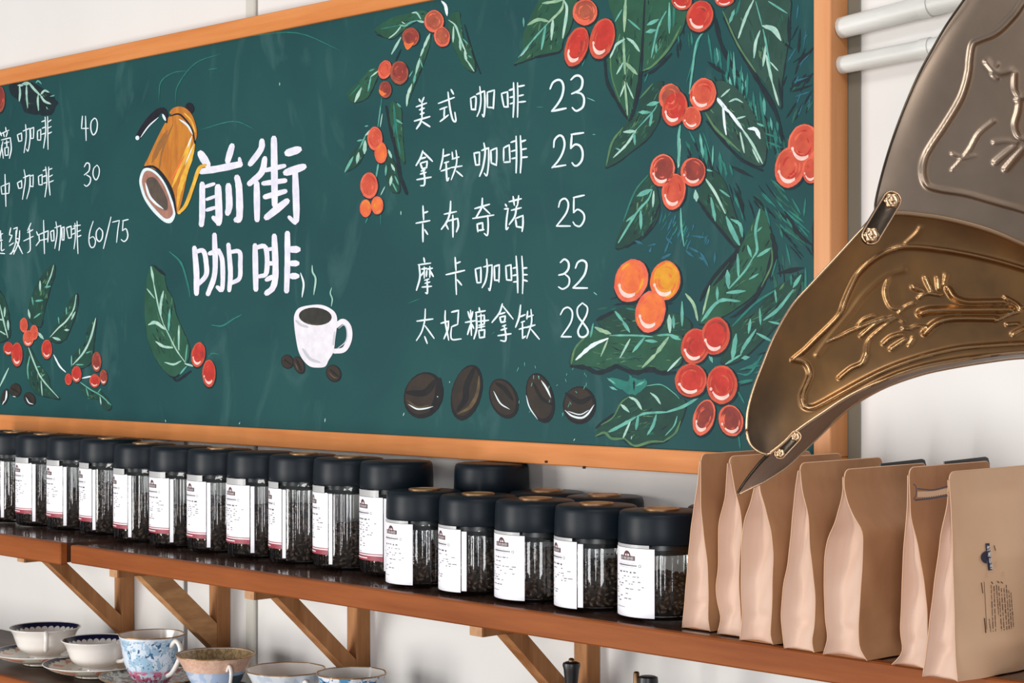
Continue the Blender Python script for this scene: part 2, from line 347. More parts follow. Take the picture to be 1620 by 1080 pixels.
class Art:
    """flat paint on the board; every point is laid on the board plane through its place in the photo"""
    def __init__(s, mats): s.q = MB(); s.names = mats; s.k = 0; LAY[0] += 1
    def put(s, pts, faces, mi, h):
        s.k += 1; y = BS-.0002-h*.00010-LAY[0]*.0000013-s.k*.0000013
        vs = []
        for i_, (u, v) in enumerate(pts):        # a stroke rises by a hair along its length so that it can cross itself
            p = hit_y(u, v, BS); vs.append((p.x-BO.x, y-(i_//2)*.0000025*(len(faces) > 1), p.z-BO.z))
        s.q.add(vs, faces, mi)
    def poly(s, pts, mi=0, h=0, closed=True, jag=0, n=4):
        p = smooth_pl(pts, True, n); c = sum(p)/len(p)
        if jag: p = [a+np.array((R.uniform(-jag, jag), R.uniform(-jag, jag))) for a in p]
        s.put([tuple(a) for a in p], [tuple(range(len(p)))], mi, h)
    def ell(s, cx, cy, rx, ry, rot=0, mi=0, h=0, jag=0, n=22, sup=2.0):
        r = math.radians(rot); o = []
        for i in range(n):
            a = 2*math.pi*i/n; x, y = rx*math.cos(a), ry*math.sin(a)
            if jag: x *= 1+R.uniform(-jag, jag); y *= 1+R.uniform(-jag, jag)
            o.append((cx+x*math.cos(r)-y*math.sin(r), cy+x*math.sin(r)+y*math.cos(r)))
        s.put(o, [tuple(range(n))], mi, h)
    def stroke(s, pts, w, mi=0, h=0, taper=.35, straight=False, jag=.0):
        p = [np.array(q, float) for q in pts] if straight else smooth_pl(pts)
        L = [0]
        for i in range(1, len(p)): L.append(L[-1]+float(np.hypot(*(p[i]-p[i-1]))))
        tot = max(L[-1], 1e-6); vs = []
        # rounded start
        for i, q in enumerate(p):
            d = p[min(i+1, len(p)-1)]-p[max(i-1, 0)]; d = d/max(np.hypot(*d), 1e-6); nn = np.array((-d[1], d[0]))
            f = L[i]/tot; ww = w*.5*(1-taper*abs(2*f-1)**3)*(1+R.uniform(-jag, jag))
            vs += [tuple(q+nn*ww), tuple(q-nn*ww)]
        d0 = (p[0]-p[1]); d0 = d0/max(np.hypot(*d0), 1e-6)*w*.35; d1 = (p[-1]-p[-2]); d1 = d1/max(np.hypot(*d1), 1e-6)*w*.35
        m0 = len(vs); vs += [tuple((np.array(vs[0])*.75+np.array(vs[1])*.25)+d0), tuple((np.array(vs[0])*.25+np.array(vs[1])*.75)+d0),
                             tuple((np.array(vs[-2])*.75+np.array(vs[-1])*.25)+d1), tuple((np.array(vs[-2])*.25+np.array(vs[-1])*.75)+d1)]
        fs = [(2*i, 2*i+1, 2*i+3, 2*i+2) for i in range(len(p)-1)]
        e = m0-2
        fs += [(0, m0, m0+1, 1), (e, e+1, m0+3, m0+2)]
        s.put(vs, fs, mi, h)
    def build(s, name, parent=None):
        return s.q.build(name, [PM[n] for n in s.names], parent or board)
def TF(ox, oy, sc_):
    f = lambda pts: [(ox+x/sc_, oy+y/sc_) for (x, y) in pts]
    f.o = (ox, oy, sc_); return f

# ---- handwriting
cA = TF(0, 120, 6.75); cB = TF(0, 270, 6.75)
c1 = TF(640, 110, 7.3636); c2 = TF(640, 200, 7.3636); c3 = TF(640, 300, 7.3636); c4 = TF(640, 395, 7.3636); c5 = TF(640, 465, 7.3636)
d1 = TF(850, 100, 5.68); d2 = TF(850, 290, 4.0)
def S(t): 
    return [[tuple(map(float, q.split(','))) for q in st.split()] for st in t.strip().split('|') if st.strip()]
LINES = [
 (c1, 3.3, "175,345 190,375|232,325 205,385|142,435 262,390|180,470 235,450|190,520 232,505|208,385 208,580|120,600 300,548|205,580 185,630 145,690|215,610 300,665|400,395 585,325|512,265 520,340 540,480 570,590 603,598 592,500|548,235 575,285|418,465 500,435|470,455 465,560|420,605 515,530|775,335 785,465|775,335 830,315 838,370 830,470|785,465 835,465|845,290 935,250|938,255 942,400 930,545 912,525|882,200 895,350 880,470 850,545|970,265 970,440|970,265 1050,240|1052,240 1045,350 1040,455|970,440 1045,445|1135,280 1150,370 1165,435|1135,280 1205,260|1205,260 1210,435|1165,435 1215,435|1275,155 1280,350 1270,555|1322,155 1325,350 1322,555|1225,242 1275,225|1235,325 1280,315|1235,400 1285,385|1325,200 1400,185|1330,310 1390,295|1335,380 1415,372"),
 (c2, 3.3, "218,285 190,370 140,455|218,295 270,345 330,405|185,378 250,360|190,430 212,495|190,428 270,405|270,405 262,480|210,492 265,480|200,520 245,505|190,555 255,535|150,620 315,590|225,500 240,600 235,680 195,690|458,265 450,370 420,500|455,350 530,325|470,425 520,410|432,520 535,485|490,430 500,625 522,600|560,300 568,380|605,280 615,380 600,480 550,620|560,380 640,355|545,480 675,460|610,520 680,580|815,310 835,450|815,312 880,300|880,300 875,445|835,450 880,445|905,280 985,250|985,252 985,420 965,570 935,545|930,195 945,300 920,470 880,580|1010,280 1015,425|1010,280 1080,250|1080,250 1080,350 1075,455|1015,425 1075,450|1160,250 1160,400|1160,250 1225,215|1225,215 1235,415|1165,418 1235,412|1305,115 1310,350 1305,540|1355,110 1365,350 1355,540|1245,185 1305,165|1250,290 1305,275|1255,375 1310,365|1360,180 1415,160|1365,270 1425,258|1370,362 1435,355"),
 (c3, 3.3, "220,190 228,350|235,270 275,255|140,390 300,360|218,400 220,605|240,465 275,520|468,285 610,255|543,135 535,260 500,370 435,460|480,390 515,460|490,370 625,335|625,335 632,420 610,490|568,300 570,550|825,220 995,170|912,100 905,200 870,270 835,330|915,200 1000,280|800,335 1045,295|850,400 860,490|850,402 915,385|915,385 918,470|865,475 930,465|975,300 980,420 970,530 935,510|1180,170 1195,195|1170,225 1215,220|1212,222 1195,340 1190,460 1215,440|1225,140 1365,105|1270,80 1285,180|1335,70 1320,190|1250,240 1365,210|1310,190 1290,310 1225,405|1300,350 1310,430|1300,335 1385,300|1385,300 1385,400 1375,485|1310,430 1375,440"),
 (c4, 3.2, "230,95 240,145|165,175 310,155|175,175 185,320 145,470|205,225 265,215|235,200 235,330|235,250 200,300|270,225 330,215|300,195 300,320|300,240 340,310|265,240 260,310|240,355 290,340|245,390 300,375|210,435 320,425|268,350 272,500 250,500|595,90 605,240|605,160 655,140|490,290 705,240|600,280 610,520|620,350 670,410|830,225 850,380|830,225 895,205|895,205 895,380|850,385 895,380|925,200 1025,175|1025,178 1020,330 1000,470 985,450|962,110 970,230 950,360 910,440|1050,195 1055,355|1050,195 1110,175|1110,175 1105,375|1060,355 1105,355|1185,190 1195,350|1185,190 1245,175|1245,175 1252,355|1195,350 1252,355|1305,75 1320,300 1325,500|1372,75 1385,300 1380,510|1270,215 1310,205|1270,300 1320,290|1275,375 1320,370|1385,215 1430,210|1390,290 1435,290|1390,350 1435,365"),
 (c5, 3.2, "150,315 335,290|248,175 240,310 205,440 145,540|245,370 350,515|240,495 270,575|480,195 480,320 520,535|430,340 520,315|518,318 510,410 465,520|555,210 635,190|635,190 625,350|625,352 555,380|553,382 545,480 565,530 665,522|745,205 765,280|800,205 785,280|715,330 830,310|775,190 785,480|775,350 740,470|790,350 812,400|875,160 880,200|835,215 945,195|840,215 845,400 815,520|860,260 935,245|935,245 935,350|870,365 935,350|860,320 985,305|895,230 900,400|865,390 940,375|870,425 880,510|870,425 940,415|940,415 935,500|880,510 940,500|1145,115 1110,220 1025,330|1150,140 1270,290|1110,235 1175,215|1115,270 1130,330|1115,270 1180,255|1180,255 1170,325|1130,330 1180,320|1145,375 1185,360|1130,420 1195,400|1095,485 1245,462|1165,365 1185,470 1180,545 1125,540|1358,130 1340,270 1300,385|1350,265 1410,240|1365,330 1405,315|1340,410 1420,385|1380,330 1380,515|1380,515 1415,490|1440,200 1430,290|1478,180 1485,330 1430,515|1430,270 1505,245|1420,390 1525,360|1480,410 1575,525"),
 (cA, 2.2, "5,600 20,640|65,550 70,590|10,620 100,580|85,600 70,650|40,610 50,650|22,740 40,880|20,685 115,660|115,660 125,780 105,880|50,720 100,705|75,690 78,760|55,770 60,850|55,770 95,760|95,760 92,840|60,850 95,845|35,700 0,880|190,630 205,700|190,630 235,610|235,610 238,690|205,700 238,692|250,590 320,560|322,562 325,680 305,800 285,780|278,520 285,650 262,820|330,560 335,670|330,565 365,550|365,550 362,665|335,670 362,665|405,590 405,680|405,590 440,570|440,570 440,680|405,685 440,685|487,440 492,600 470,770|513,435 515,600 518,785|450,490 490,475|455,560 490,545|450,625 490,610|515,495 550,470|515,560 552,540|515,620 555,600|885,430 875,560|875,562 950,560|918,430 925,690|1015,450 980,490 975,570 1000,630 1035,590 1045,510 1030,460 1005,455"),
 (cB, 2.2, "58,40 68,380|15,170 25,250|15,170 105,130|105,130 100,235|25,250 100,240|190,130 205,190|190,130 235,105|235,105 238,180|205,190 238,182|255,75 325,45|325,48 320,180 290,300|262,-10 275,100 245,305|325,60 328,165|325,60 360,45|360,45 358,170|328,165 358,170|415,60 420,150|415,60 455,40|455,40 455,150|420,150 458,150|492,-40 505,120 485,280|525,-40 525,100 540,260|465,0 500,-15|462,65 500,50|470,135 500,125|525,-10 560,-25|530,65 565,45|530,125 575,105|905,-42 930,-82 960,-68 955,0 905,45|930,45 970,75 965,130 930,165 905,150|1040,-60 1005,-20 1000,50 1030,98 1060,50 1065,-20 1045,-58"),
 (cB, 2.2, "10,640 15,740|0,690 35,670|0,750 30,740|20,760 20,850 50,840|0,880 55,885|120,610 105,680|105,685 135,690|135,690 105,760|105,800 150,770|110,890 160,850|150,620 190,605|190,605 175,720|175,722 215,730|175,640 170,780 125,890|215,640 205,760 150,890|175,740 245,885|335,560 300,640|300,660 355,630|258,750 360,700|320,620 328,780 325,850 300,875|395,650 410,690|390,800 435,740|470,530 480,885|420,680 425,750|425,680 520,640|520,640 515,760|430,745 515,725|545,650 555,750|545,650 580,635|580,635 582,745|555,750 582,745|590,610 655,585|655,585 650,720 635,850|602,545 615,660 590,830|665,610 668,735|665,610 690,600|690,600 688,740|668,740 688,738|715,610 735,720|715,610 765,590|765,590 768,715|735,720 768,715|805,560 810,700 795,835|828,540 830,700 838,885|775,625 805,610|775,680 805,665|790,592 865,580|835,650 865,635|835,705 870,690|1000,540 965,650 955,750 975,815 1010,810 1025,750 1000,705 965,720|1065,610 1035,650 1035,720 1065,755 1095,720 1100,650 1070,612|1190,495 1110,830|1205,550 1280,530|1280,532 1265,620 1250,765|1315,535 1375,520|1320,535 1312,640|1312,640 1350,620 1370,680 1360,730 1330,755 1300,735"),
 (d1, 3.8, "120,230 145,175 190,150 225,165 240,220 225,300 185,370 135,430|135,432 262,405|308,148 345,115 385,115 410,150 405,210 380,245 315,275|345,262 400,275 425,320 415,390 370,425 345,425 320,400"),
 (d1, 3.8, "152,755 160,690 200,650 235,665 250,730 230,810 190,880 138,938|138,935 260,915|310,640 420,625|315,645 305,765|305,765 345,730 390,745 412,800 405,870 370,915 340,920 318,895"),
 (d2, 3.6, "138,150 150,110 180,97 200,130 185,190 125,270|125,270 212,270|232,90 300,75|235,90 233,185|233,185 260,165 295,190 300,230 275,270 245,265 230,245"),
 (d2, 3.6, "150,500 175,480 200,500 200,540 175,570 140,580|175,572 205,600 200,645 165,668 138,655|245,535 260,500 290,487 315,510 305,570 270,620 230,660|230,662 320,662"),
 (d2, 3.4, "150,830 170,795 200,785 225,815 215,880 155,970|155,970 218,970|290,757 320,785 315,830 288,880 262,930 270,965 295,972 320,955 322,925 295,885 262,840 258,790 288,757")]
# ---- title characters
E = 7.714; e1 = TF(290, 200, E)
TITLE = {'front': "100;215,330 300,470|80;600,235 545,425|85;220,550 460,510 700,460|46;690,390 705,480|75;235,700 235,1050 225,1200|45;270,735 380,700|88;428,735 440,1080 435,1180|42;290,890 400,850|46;290,1020 390,990|60;370,1110 440,1180|82;555,720 565,960 545,1060|86;660,620 685,760 690,1100 650,1140",
 'street': "76;965,175 950,280 820,460|76;1000,390 960,560 810,700|76;900,690 905,1140|86;1110,145 1115,500 1120,960|60;1010,535 1240,480|66;980,695 1250,660|70;1000,860 1250,790|90;1020,1110 1270,910|98;1275,325 1415,280|92;1255,565 1475,490|82;1370,560 1385,1080 1370,1160|50;1295,1105 1370,1180",
 'ka': "70;140,1480 165,1780 165,2040|60;150,1530 250,1520 285,1680 280,1820 175,1935|66;385,1320 390,1780 305,2045|58;325,1550 440,1510|58;440,1515 482,1650 480,1980 420,1960|60;555,1440 580,1780 565,2000|56;580,1530 690,1530 700,1680 690,1850 590,1910",
 'fei': "70;880,1450 890,1990|60;880,1480 1010,1480 1020,1780 930,1830|76;1115,1335 1130,1780 1100,1960 1020,2035|46;1040,1500 1100,1490|56;1050,1670 1100,1670|60;1020,1870 1100,1830|72;1275,1300 1275,1680 1265,2010|86;1315,1500 1405,1500|76;1315,1670 1395,1670|76;1315,1825 1395,1825"}
def parse_w(t):
    out = []
    for s_ in t.split('|'):
        w_, pp = s_.split(';'); out.append((float(w_), [tuple(map(float, q.split(','))) for q in pp.split()]))
    return out
for k, t in TITLE.items():
    a = Art(['bwhite'])
    for w_, pp in parse_w(t): a.stroke(e1(pp), w_/E, 0, 5, taper=.15, jag=.05)
    a.build('title_lettering')

# ---- leaves:  (transform, fill, outline, veins "colour width;pts|...", shadow strokes)
def leaf(tf, fill, outline, veins, shadow=None, name='painted_leaf'):
    s_ = tf.o[2]
    a = Art([fill, 'dark', 'edge', {'leafd': 'leafg', 'leafg': 'leafd', 'leafgy': 'leafd'}.get(fill, 'leafd'), 'lsea'])
    o = smooth_pl(tf([tuple(map(float, q.split(','))) for q in outline.split()]), True, 4)
    cx, cy = sum(o)/len(o)
    a.put([(cx+(x-cx)*1.02+R.uniform(.3, 1.5), cy+(y-cy)*1.02+R.uniform(.4, 1.7)) for x, y in o], [tuple(range(len(o)))], 1, 0)
    a.put([(x+R.uniform(-.6, .6), y+R.uniform(-.6, .6)) for x, y in o], [tuple(range(len(o)))], 0, 1)
    # dry brush marks following the long axis of the leaf
    q0 = np.array(o); ev, evec = np.linalg.eigh(np.cov((q0-q0.mean(0)).T)); ax = evec[:, 1]; ar = math.sqrt(ev[0]*ev[1])
    for _ in range(int(min(46, 8+ar/22))):
        k = R.randrange(len(o)); f = R.uniform(.12, .88); c = q0.mean(0)*(1-f)+q0[k]*f; th = R.uniform(-.45, .45)
        d = np.array((ax[0]*math.cos(th)-ax[1]*math.sin(th), ax[0]*math.sin(th)+ax[1]*math.cos(th)))*R.uniform(.10, .22)*math.sqrt(ev[1])*(1-f*.5)
        a.stroke([c-d, c+d*.3+np.array((R.uniform(-.8, .8), R.uniform(-.8, .8))), c+d], R.uniform(.8, 2.2)*min(1.3, s_**-.5*2.2), R.choice([3, 3, 4, 1, 2, 4]), 1.3, taper=.95, jag=.35)
    if shadow:
        for w_, pp in parse_w(shadow): a.stroke(tf(pp), w_/s_, 1, .6, jag=.25)
    lf = a.build(name)
    cols = ['mint', 'teal', 'pale', 'edge', 'white', 'sea', 'blue', 'dark']
    v = Art(cols)
    for s2 in veins.split('|'):
        c, rest = s2.split(' ', 1); w_, pp = rest.split(';')
        v.stroke(tf([tuple(map(float, q.split(','))) for q in pp.split()]), float(w_)/s_, cols.index(c), 2, taper=.6, jag=.18)
    v.build('leaf_vein', lf); return lf
def brushwork(x0, y0, x1, y1, spread, dx, dy, n, cols, w0=1.6, w1=3.6, h=.7):
    b_ = Art(cols)
    for _ in range(n):
        f = R.random(); s_ = R.uniform(-1, 1)*spread; L_ = math.hypot(x1-x0, y1-y0); px, py = -(y1-y0)/L_, (x1-x0)/L_
        cx, cy = x0+(x1-x0)*f+px*s_, y0+(y1-y0)*f+py*s_; k = R.uniform(.6, 1.3); ux, uy = dx*k*R.uniform(.7, 1.3), dy*k
        if cx+ux > 1287 or cx > 1287: continue
        b_.stroke([(cx, cy), (cx+ux*.5+R.uniform(-1.5, 1.5), cy+uy*.5), (cx+ux, cy+uy)], R.uniform(w0, w1), R.randrange(len(cols)), h, taper=.95, jag=.35)
    setp(b_.build('foliage_strokes'), kind='stuff')
brushwork(1135, 70, 1215, 215, 16, 3, 26, 46, ['sea', 'dark', 'lsea', 'teal'])
brushwork(1190, 160, 1245, 250, 18, 4, 22, 34, ['sea', 'dark', 'lsea'])
brushwork(1235, 20, 1280, 170, 22, -10, 20, 46, ['dark', 'blue', 'lsea', 'dark'])
brushwork(1090, 215, 1165, 330, 26, 10, 34, 52, ['dark', 'lsea', 'sea', 'dark'])
brushwork(1120, 120, 1150, 210, 14, 8, 26, 24, ['dark', 'sea'])
brushwork(1200, 290, 1275, 390, 22, 20, 22, 44, ['dark', 'lsea', 'sea'])
brushwork(1225, 400, 1270, 480, 20, 3, 26, 26, ['dark', 'lsea'])
brushwork(1180, 560, 1240, 620, 26, 24, -8, 26, ['dark', 'lsea', 'sea'])
brushwork(1050, 340, 1120, 385, 16, -7, 14, 26, ['blue', 'blue', 'sea'], 1.2, 2.6)
brushwork(1000, 0, 1090, 60, 18, 2, 26, 26, ['dark', 'sea', 'lsea'])
brushwork(945, 495, 1040, 470, 18, 20, -4, 26, ['dark', 'lsea'])
H = TF(0, 410, 4.32)
leaf(H, 'leafd', "365,30 375,100 340,210 300,370 280,460 230,440 195,400 200,300 240,190 300,90", "mint 9;368,40 350,110 320,180|mint 12;275,150 275,215|teal 10;220,260 228,310|mint 14;195,345 205,400|teal 13;310,190 345,185|teal 13;245,285 290,280|teal 12;235,400 275,370")
leaf(H, 'leafd', "525,230 530,330 500,430 450,540 390,570 340,545 360,480 420,400 470,290", "mint 10;522,245 505,340 455,420 400,470 345,530|teal 10;455,330 455,375|teal 8;400,395 405,440|mint 10;515,360 490,410|mint 18;365,535 410,550|mint 14;445,483 470,483")
leaf(H, 'leafd', "-30,220 10,230 40,290 65,400 70,500 50,545 -30,540", "mint 10;0,310 30,440 55,535|mint 13;35,330 32,390|mint 14;55,420 58,480|mint 12;0,410 20,415|mint 10;0,490 40,515")
leaf(H, 'leafd', "200,600 260,700 330,800 350,880 410,950 330,940 240,910 190,820 175,700", "mint 10;195,600 240,720 290,820 400,945|teal 10;205,660 190,740 195,815|teal 8;255,735 275,733|teal 8;285,800 305,785|mint 9;282,830 290,930")
leaf(H, 'leafd', "655,400 600,470 590,560 510,640 490,740 570,740 630,690 640,600 650,500", "mint 13;655,405 620,540 570,640 500,720|teal 8;490,660 490,730|teal 8;545,610 545,650|teal 10;520,720 570,720|teal 8;590,640 620,630")
leaf(H, 'leafd', "545,845 600,870 690,900 760,990 740,1030 700,1010 690,960 600,950 560,900", "teal 9;550,840 620,890 690,930 760,995|teal 8;590,880 605,935|teal 8;690,885 670,910|mint 8;685,940 692,990|teal 6;725,960 745,990")
I_ = TF(220, 400, 4.909)
leaf(I_, 'leafg', "90,105 130,110 190,160 215,270 260,350 290,480 340,600 390,720 380,830 330,920 260,960 170,880 110,780 60,640 45,400 60,220", "mint 18;95,110 115,230|mint 12;112,220 155,430 190,550|mint 10;190,550 230,630 290,750 360,850|mint 12;65,280 120,350|mint 20;190,300 170,400 170,490|teal 18;240,440 230,600|mint 26;80,555 130,540 200,590|mint 14;310,565 310,750|mint 20;135,690 190,725 260,735|teal 12;375,715 362,840|mint 16;205,850 270,865 325,840|teal 13;370,880 320,940|mint 16;360,860 430,880", "22;265,965 300,990 400,920|18;120,105 200,170")
J = TF(540, 0, 6.352)
leaf(J, 'leafg', "340,290 450,210 560,160 700,130 800,100 880,130 840,220 760,210 640,290 540,380 470,385 380,340", "mint 22;840,225 770,210|teal 18;770,205 700,225 640,260 590,250|sea 14;590,255 400,290|mint 18;800,190 760,130 715,130|mint 16;600,265 550,330 480,385|mint 10;610,220 640,240", "20;360,350 480,385")
leaf(J, 'leafg', "1080,190 1180,110 1200,230 1230,380 1290,440 1340,600 1340,720 1250,680 1180,580 1110,420", "mint 20;1085,205 1150,260 1200,400 1260,540|mint 26;1240,520 1260,610|mint 16;1260,600 1335,715|mint 20;1130,270 1125,420|mint 22;1190,400 1200,500|teal 12;1225,390 1270,440|teal 14;1280,560 1310,580", "16;1240,250 1330,560 1400,740")
leaf(J, 'leafg', "900,340 850,430 740,700 650,1060 740,850 800,700 880,480", "mint 28;890,345 830,480|mint 24;830,480 800,560|mint 26;790,590 750,740|teal 26;745,750 730,830|mint 28;710,850 670,960 660,1060|teal 12;790,590 820,680|teal 12;720,715 670,790")
leaf(J, 'leafg', "380,710 290,690 200,800 60,930 120,1030 260,980 330,850", "mint 16;370,715 300,770|teal 16;300,770 270,920|mint 30;200,890 140,1020|teal 12;285,715 330,695|sea 10;200,840 90,960")
K_ = TF(540, 160, 5.4)
leaf(K_, 'leafg', "430,0 510,60 520,190 530,380 540,530 480,440 440,250 410,120", "sea 20;450,30 460,150 480,300|sea 16;480,300 505,450|teal 18;455,150 520,190|teal 14;480,20 510,50|sea 16;455,270 450,200", "34;385,50 430,260 480,480 500,620 560,790")
leaf(K_, 'leafd', "285,225 210,290 90,450 25,600 130,550 200,440", "mint 20;280,230 210,290|teal 12;210,290 160,400|mint 32;205,345 200,440|mint 26;150,445 135,525|teal 24;100,480 35,600|teal 14;140,340 180,330|teal 12;205,215 230,210")
leaf(K_, 'leafd', "400,430 470,560 500,700 490,780 420,760 380,640 370,530", "mint 22;405,420 430,480|teal 16;385,550 380,630|mint 22;430,540 455,590|mint 24;430,645 420,715|teal 14;460,640 490,710|teal 14;440,700 475,770")
O_ = TF(800, 0, 3.857)
leaf(O_, 'leafg', "50,390 100,330 110,200 190,30 230,-40 430,-40 400,150 350,250 330,310 180,350 90,380", "pale 14;355,0 340,60 260,140|teal 10;260,140 180,230 80,350|mint 18;355,0 375,60 350,230|pale 20;260,130 200,120 140,150|mint 18;290,120 280,240|teal 14;245,160 220,300|pale 18;360,-5 300,10 230,20|mint 12;140,285 95,340|teal 10;110,110 112,160", "16;330,320 180,350")
leaf(O_, 'leafg', "860,-40 1090,-40 1090,150 1000,300 950,360 880,410 840,430 830,330 850,150", "teal 12;980,70 930,170 890,350|teal 22;930,120 870,150|teal 26;910,185 865,195|teal 16;1000,20 1000,200|sea 14;1030,20 1025,160|teal 14;920,270 920,320|edge 14;1070,160 1000,290 900,400 840,430", "18;1010,330 920,420 850,460")
leaf(O_, 'leafg', "630,-40 860,-40 840,150 820,350 800,550 770,720 740,720 690,650 650,500 620,350 640,250 670,150", "pale 18;735,-20 730,60 725,190|pale 15;720,230 725,350 730,450|pale 14;728,500 745,700|mint 17;725,240 670,280 640,350|mint 19;745,235 780,260 815,310|mint 12;720,380 680,450|pale 22;735,385 800,450|mint 9;730,510 700,590|mint 11;740,510 780,600|teal 10;710,60 670,130|teal 12;750,120 820,180|edge 8;640,330 650,470 700,620", "20;605,360 620,500 670,600 740,720|15;850,0 838,250 830,440|26;830,440 800,600 760,740")
leaf(O_, 'leafd', "610,1020 630,950 650,850 720,765 800,690 820,620 900,520 960,500 950,600 940,720 900,800 850,860 760,930 680,990", "teal 8;925,640 900,680 800,790|mint 13;800,790 740,880 660,960|teal 24;930,625 870,640|teal 22;880,685 820,685|teal 16;895,690 882,765|mint 20;790,800 725,805|teal 15;785,810 790,880|teal 12;675,905 700,915|edge 10;900,510 820,600|edge 12;715,780 650,870 615,1010")
P_ = TF(1030, 0, 3.857)
h_ = Art(['sea', 'teal', 'dark', 'blue'])
for t in "350,210 375,380|415,300 430,420|475,310 470,450|505,320 512,520|555,400 540,560|590,450 585,590|625,560 630,660|665,560 690,740|730,720 740,790|640,750 690,770|700,815 780,840|720,870 800,900|235,800 270,870|330,880 340,1000|380,890 375,1010|450,990 460,1080|390,300 400,400|690,600 695,700|770,740 775,800|715,740 725,780|510,60 480,140|545,0 520,90|300,820 320,960|420,930 430,1060|480,1000 500,1070".split('|'):
    pp = [tuple(map(float, q.split(','))) for q in t.split()]; h_.stroke(P_(pp), R.uniform(12, 22)/3.857, R.choice([0, 0, 1]), 1.5, taper=.8, jag=.3)
for t in "380,60 420,250 520,460|400,120 440,300 560,500|900,400 1000,280|850,540 990,450|870,380 960,320|780,480 800,640|340,900 380,1080|350,380 450,450|840,100 845,280|810,260 860,300|910,180 900,320|940,300 880,450|860,560 980,520|480,1010 620,1080".split('|'):
    pp = [tuple(map(float, q.split(','))) for q in t.split()]; h_.stroke(P_(pp), R.uniform(14, 24)/3.857, 2, .8, taper=.8, jag=.3)
for t in "950,180 930,300|970,330 900,400|870,500 960,470|880,590 970,560|900,30 890,120|930,240 960,210".split('|'):
    pp = [tuple(map(float, q.split(','))) for q in t.split()]; h_.stroke(P_(pp), 9/3.857, 3, 1.2, taper=.8, jag=.3)
setp(h_.build('foliage_strokes'), kind='stuff')
leaf(P_, 'leafgy', "450,60 640,-30 830,-30 850,100 830,300 800,500 790,660 700,520 640,440 560,330 500,220", "mint 16;625,5 580,100 535,230|teal 9;640,10 680,160|mint 30;690,160 750,180 790,240|mint 16;665,190 640,260 630,350|teal 12;685,180 700,250 730,420|mint 18;705,340 740,500|mint 14;740,500 780,640|mint 16;705,260 685,400|mint 10;730,380 775,430|teal 12;720,10 830,80|edge 12;440,70 530,270 640,440", "26;450,110 560,330 640,470 760,680 800,850")
leaf(P_, 'leafgy', "330,680 400,600 400,500 460,500 560,580 640,720 700,820 690,1000 600,990 540,930 460,850 370,760", "white 24;400,595 470,680|white 22;470,670 560,790|mint 16;560,790 620,880 680,995|mint 13;480,545 430,590|white 14;440,640 450,760 460,820|mint 12;480,620 520,605 560,625|mint 10;520,725 575,710|white 24;600,785 640,790 665,840|mint 13;545,810 570,930|mint 11;620,910 660,990|edge 16;335,690 400,790 540,920", "18;340,740 440,860 560,980 680,1040")
Q_ = TF(940, 220, 3.857)
leaf(Q_, 'leafd', "130,660 180,500 250,300 350,205 380,290 400,400 380,500 300,600 220,640", "teal 14;355,310 330,370 260,450 150,630|teal 26;345,310 270,345|mint 14;365,320 360,410|teal 14;265,450 200,500|teal 18;285,440 287,545|sea 10;330,220 250,320 180,500", "16;400,400 330,560 200,660")
leaf(Q_, 'leafd', "640,340 690,190 780,230 830,350 870,480 910,580 880,660 800,580 730,500 660,420", "mint 16;680,240 740,330 800,450|teal 28;810,480 840,550 885,640|mint 30;620,320 625,370|teal 20;715,360 740,495|teal 15;770,310 825,350|teal 22;840,490 890,520 905,590|teal 12;680,185 720,195", "22;640,380 720,490 860,660")
h_ = Art(['blue', 'sea'])
for t in "480,480 450,560|440,600 480,640|330,650 380,640|560,680 610,720|650,690 700,780|740,690 735,760|420,440 400,520|410,730 470,700|460,620 430,700|600,590 680,600|610,520 600,560|250,620 300,640|640,720 680,740|500,460 480,520|350,660 340,690|580,660 640,690".split('|'):
    pp = [tuple(map(float, q.split(','))) for q in t.split()]; h_.stroke(Q_(pp), R.uniform(9, 16)/3.857, 0, 1.5, taper=.8, jag=.4)
setp(h_.build('foliage_strokes'), kind='stuff')
R_ = TF(1060, 330, 3.725)
h_ = Art(['dark', 'sea', 'edge'])
for t, c in (("590,120 620,240 610,340 560,430", 0), ("570,380 500,530 400,620 360,640", 0), ("640,380 780,350", 0), ("680,20 760,150 830,210", 0), ("420,180 360,330 260,450", 0), ("850,60 850,300", 0),
             ("700,10 790,80", 1), ("760,100 815,165", 1), ("690,60 720,110", 1), ("720,-60 770,30", 1), ("800,-60 790,40", 1), ("560,-10 590,100", 1), ("650,120 665,170", 1), ("685,210 710,330", 1), ("800,350 800,500", 1)):
    pp = [tuple(map(float, q.split(','))) for q in t.split()]; h_.stroke(R_(pp), (26 if c == 0 else 12)/3.725, c, 1, taper=.7, jag=.3)
setp(h_.build('foliage_strokes'), kind='stuff')
leaf(R_, 'leafg', "540,0 590,120 610,220 600,320 560,420 480,520 400,580 300,640 190,680 180,640 250,440 330,340 400,250 480,100", "teal 18;530,5 505,130 515,240 490,290|teal 12;490,290 440,370 350,470|teal 18;460,220 480,280|teal 20;590,235 520,280|teal 12;540,110 515,135|teal 16;400,270 405,400|teal 28;340,370 345,460|teal 22;340,495 440,485|teal 20;410,545 290,545 190,660|teal 17;280,465 280,535|teal 12;470,415 520,385|pale 13;235,455 205,580 195,620|edge 10;600,230 600,330 540,460", "20;180,540 240,430 400,240|16;600,250 560,430 500,540")
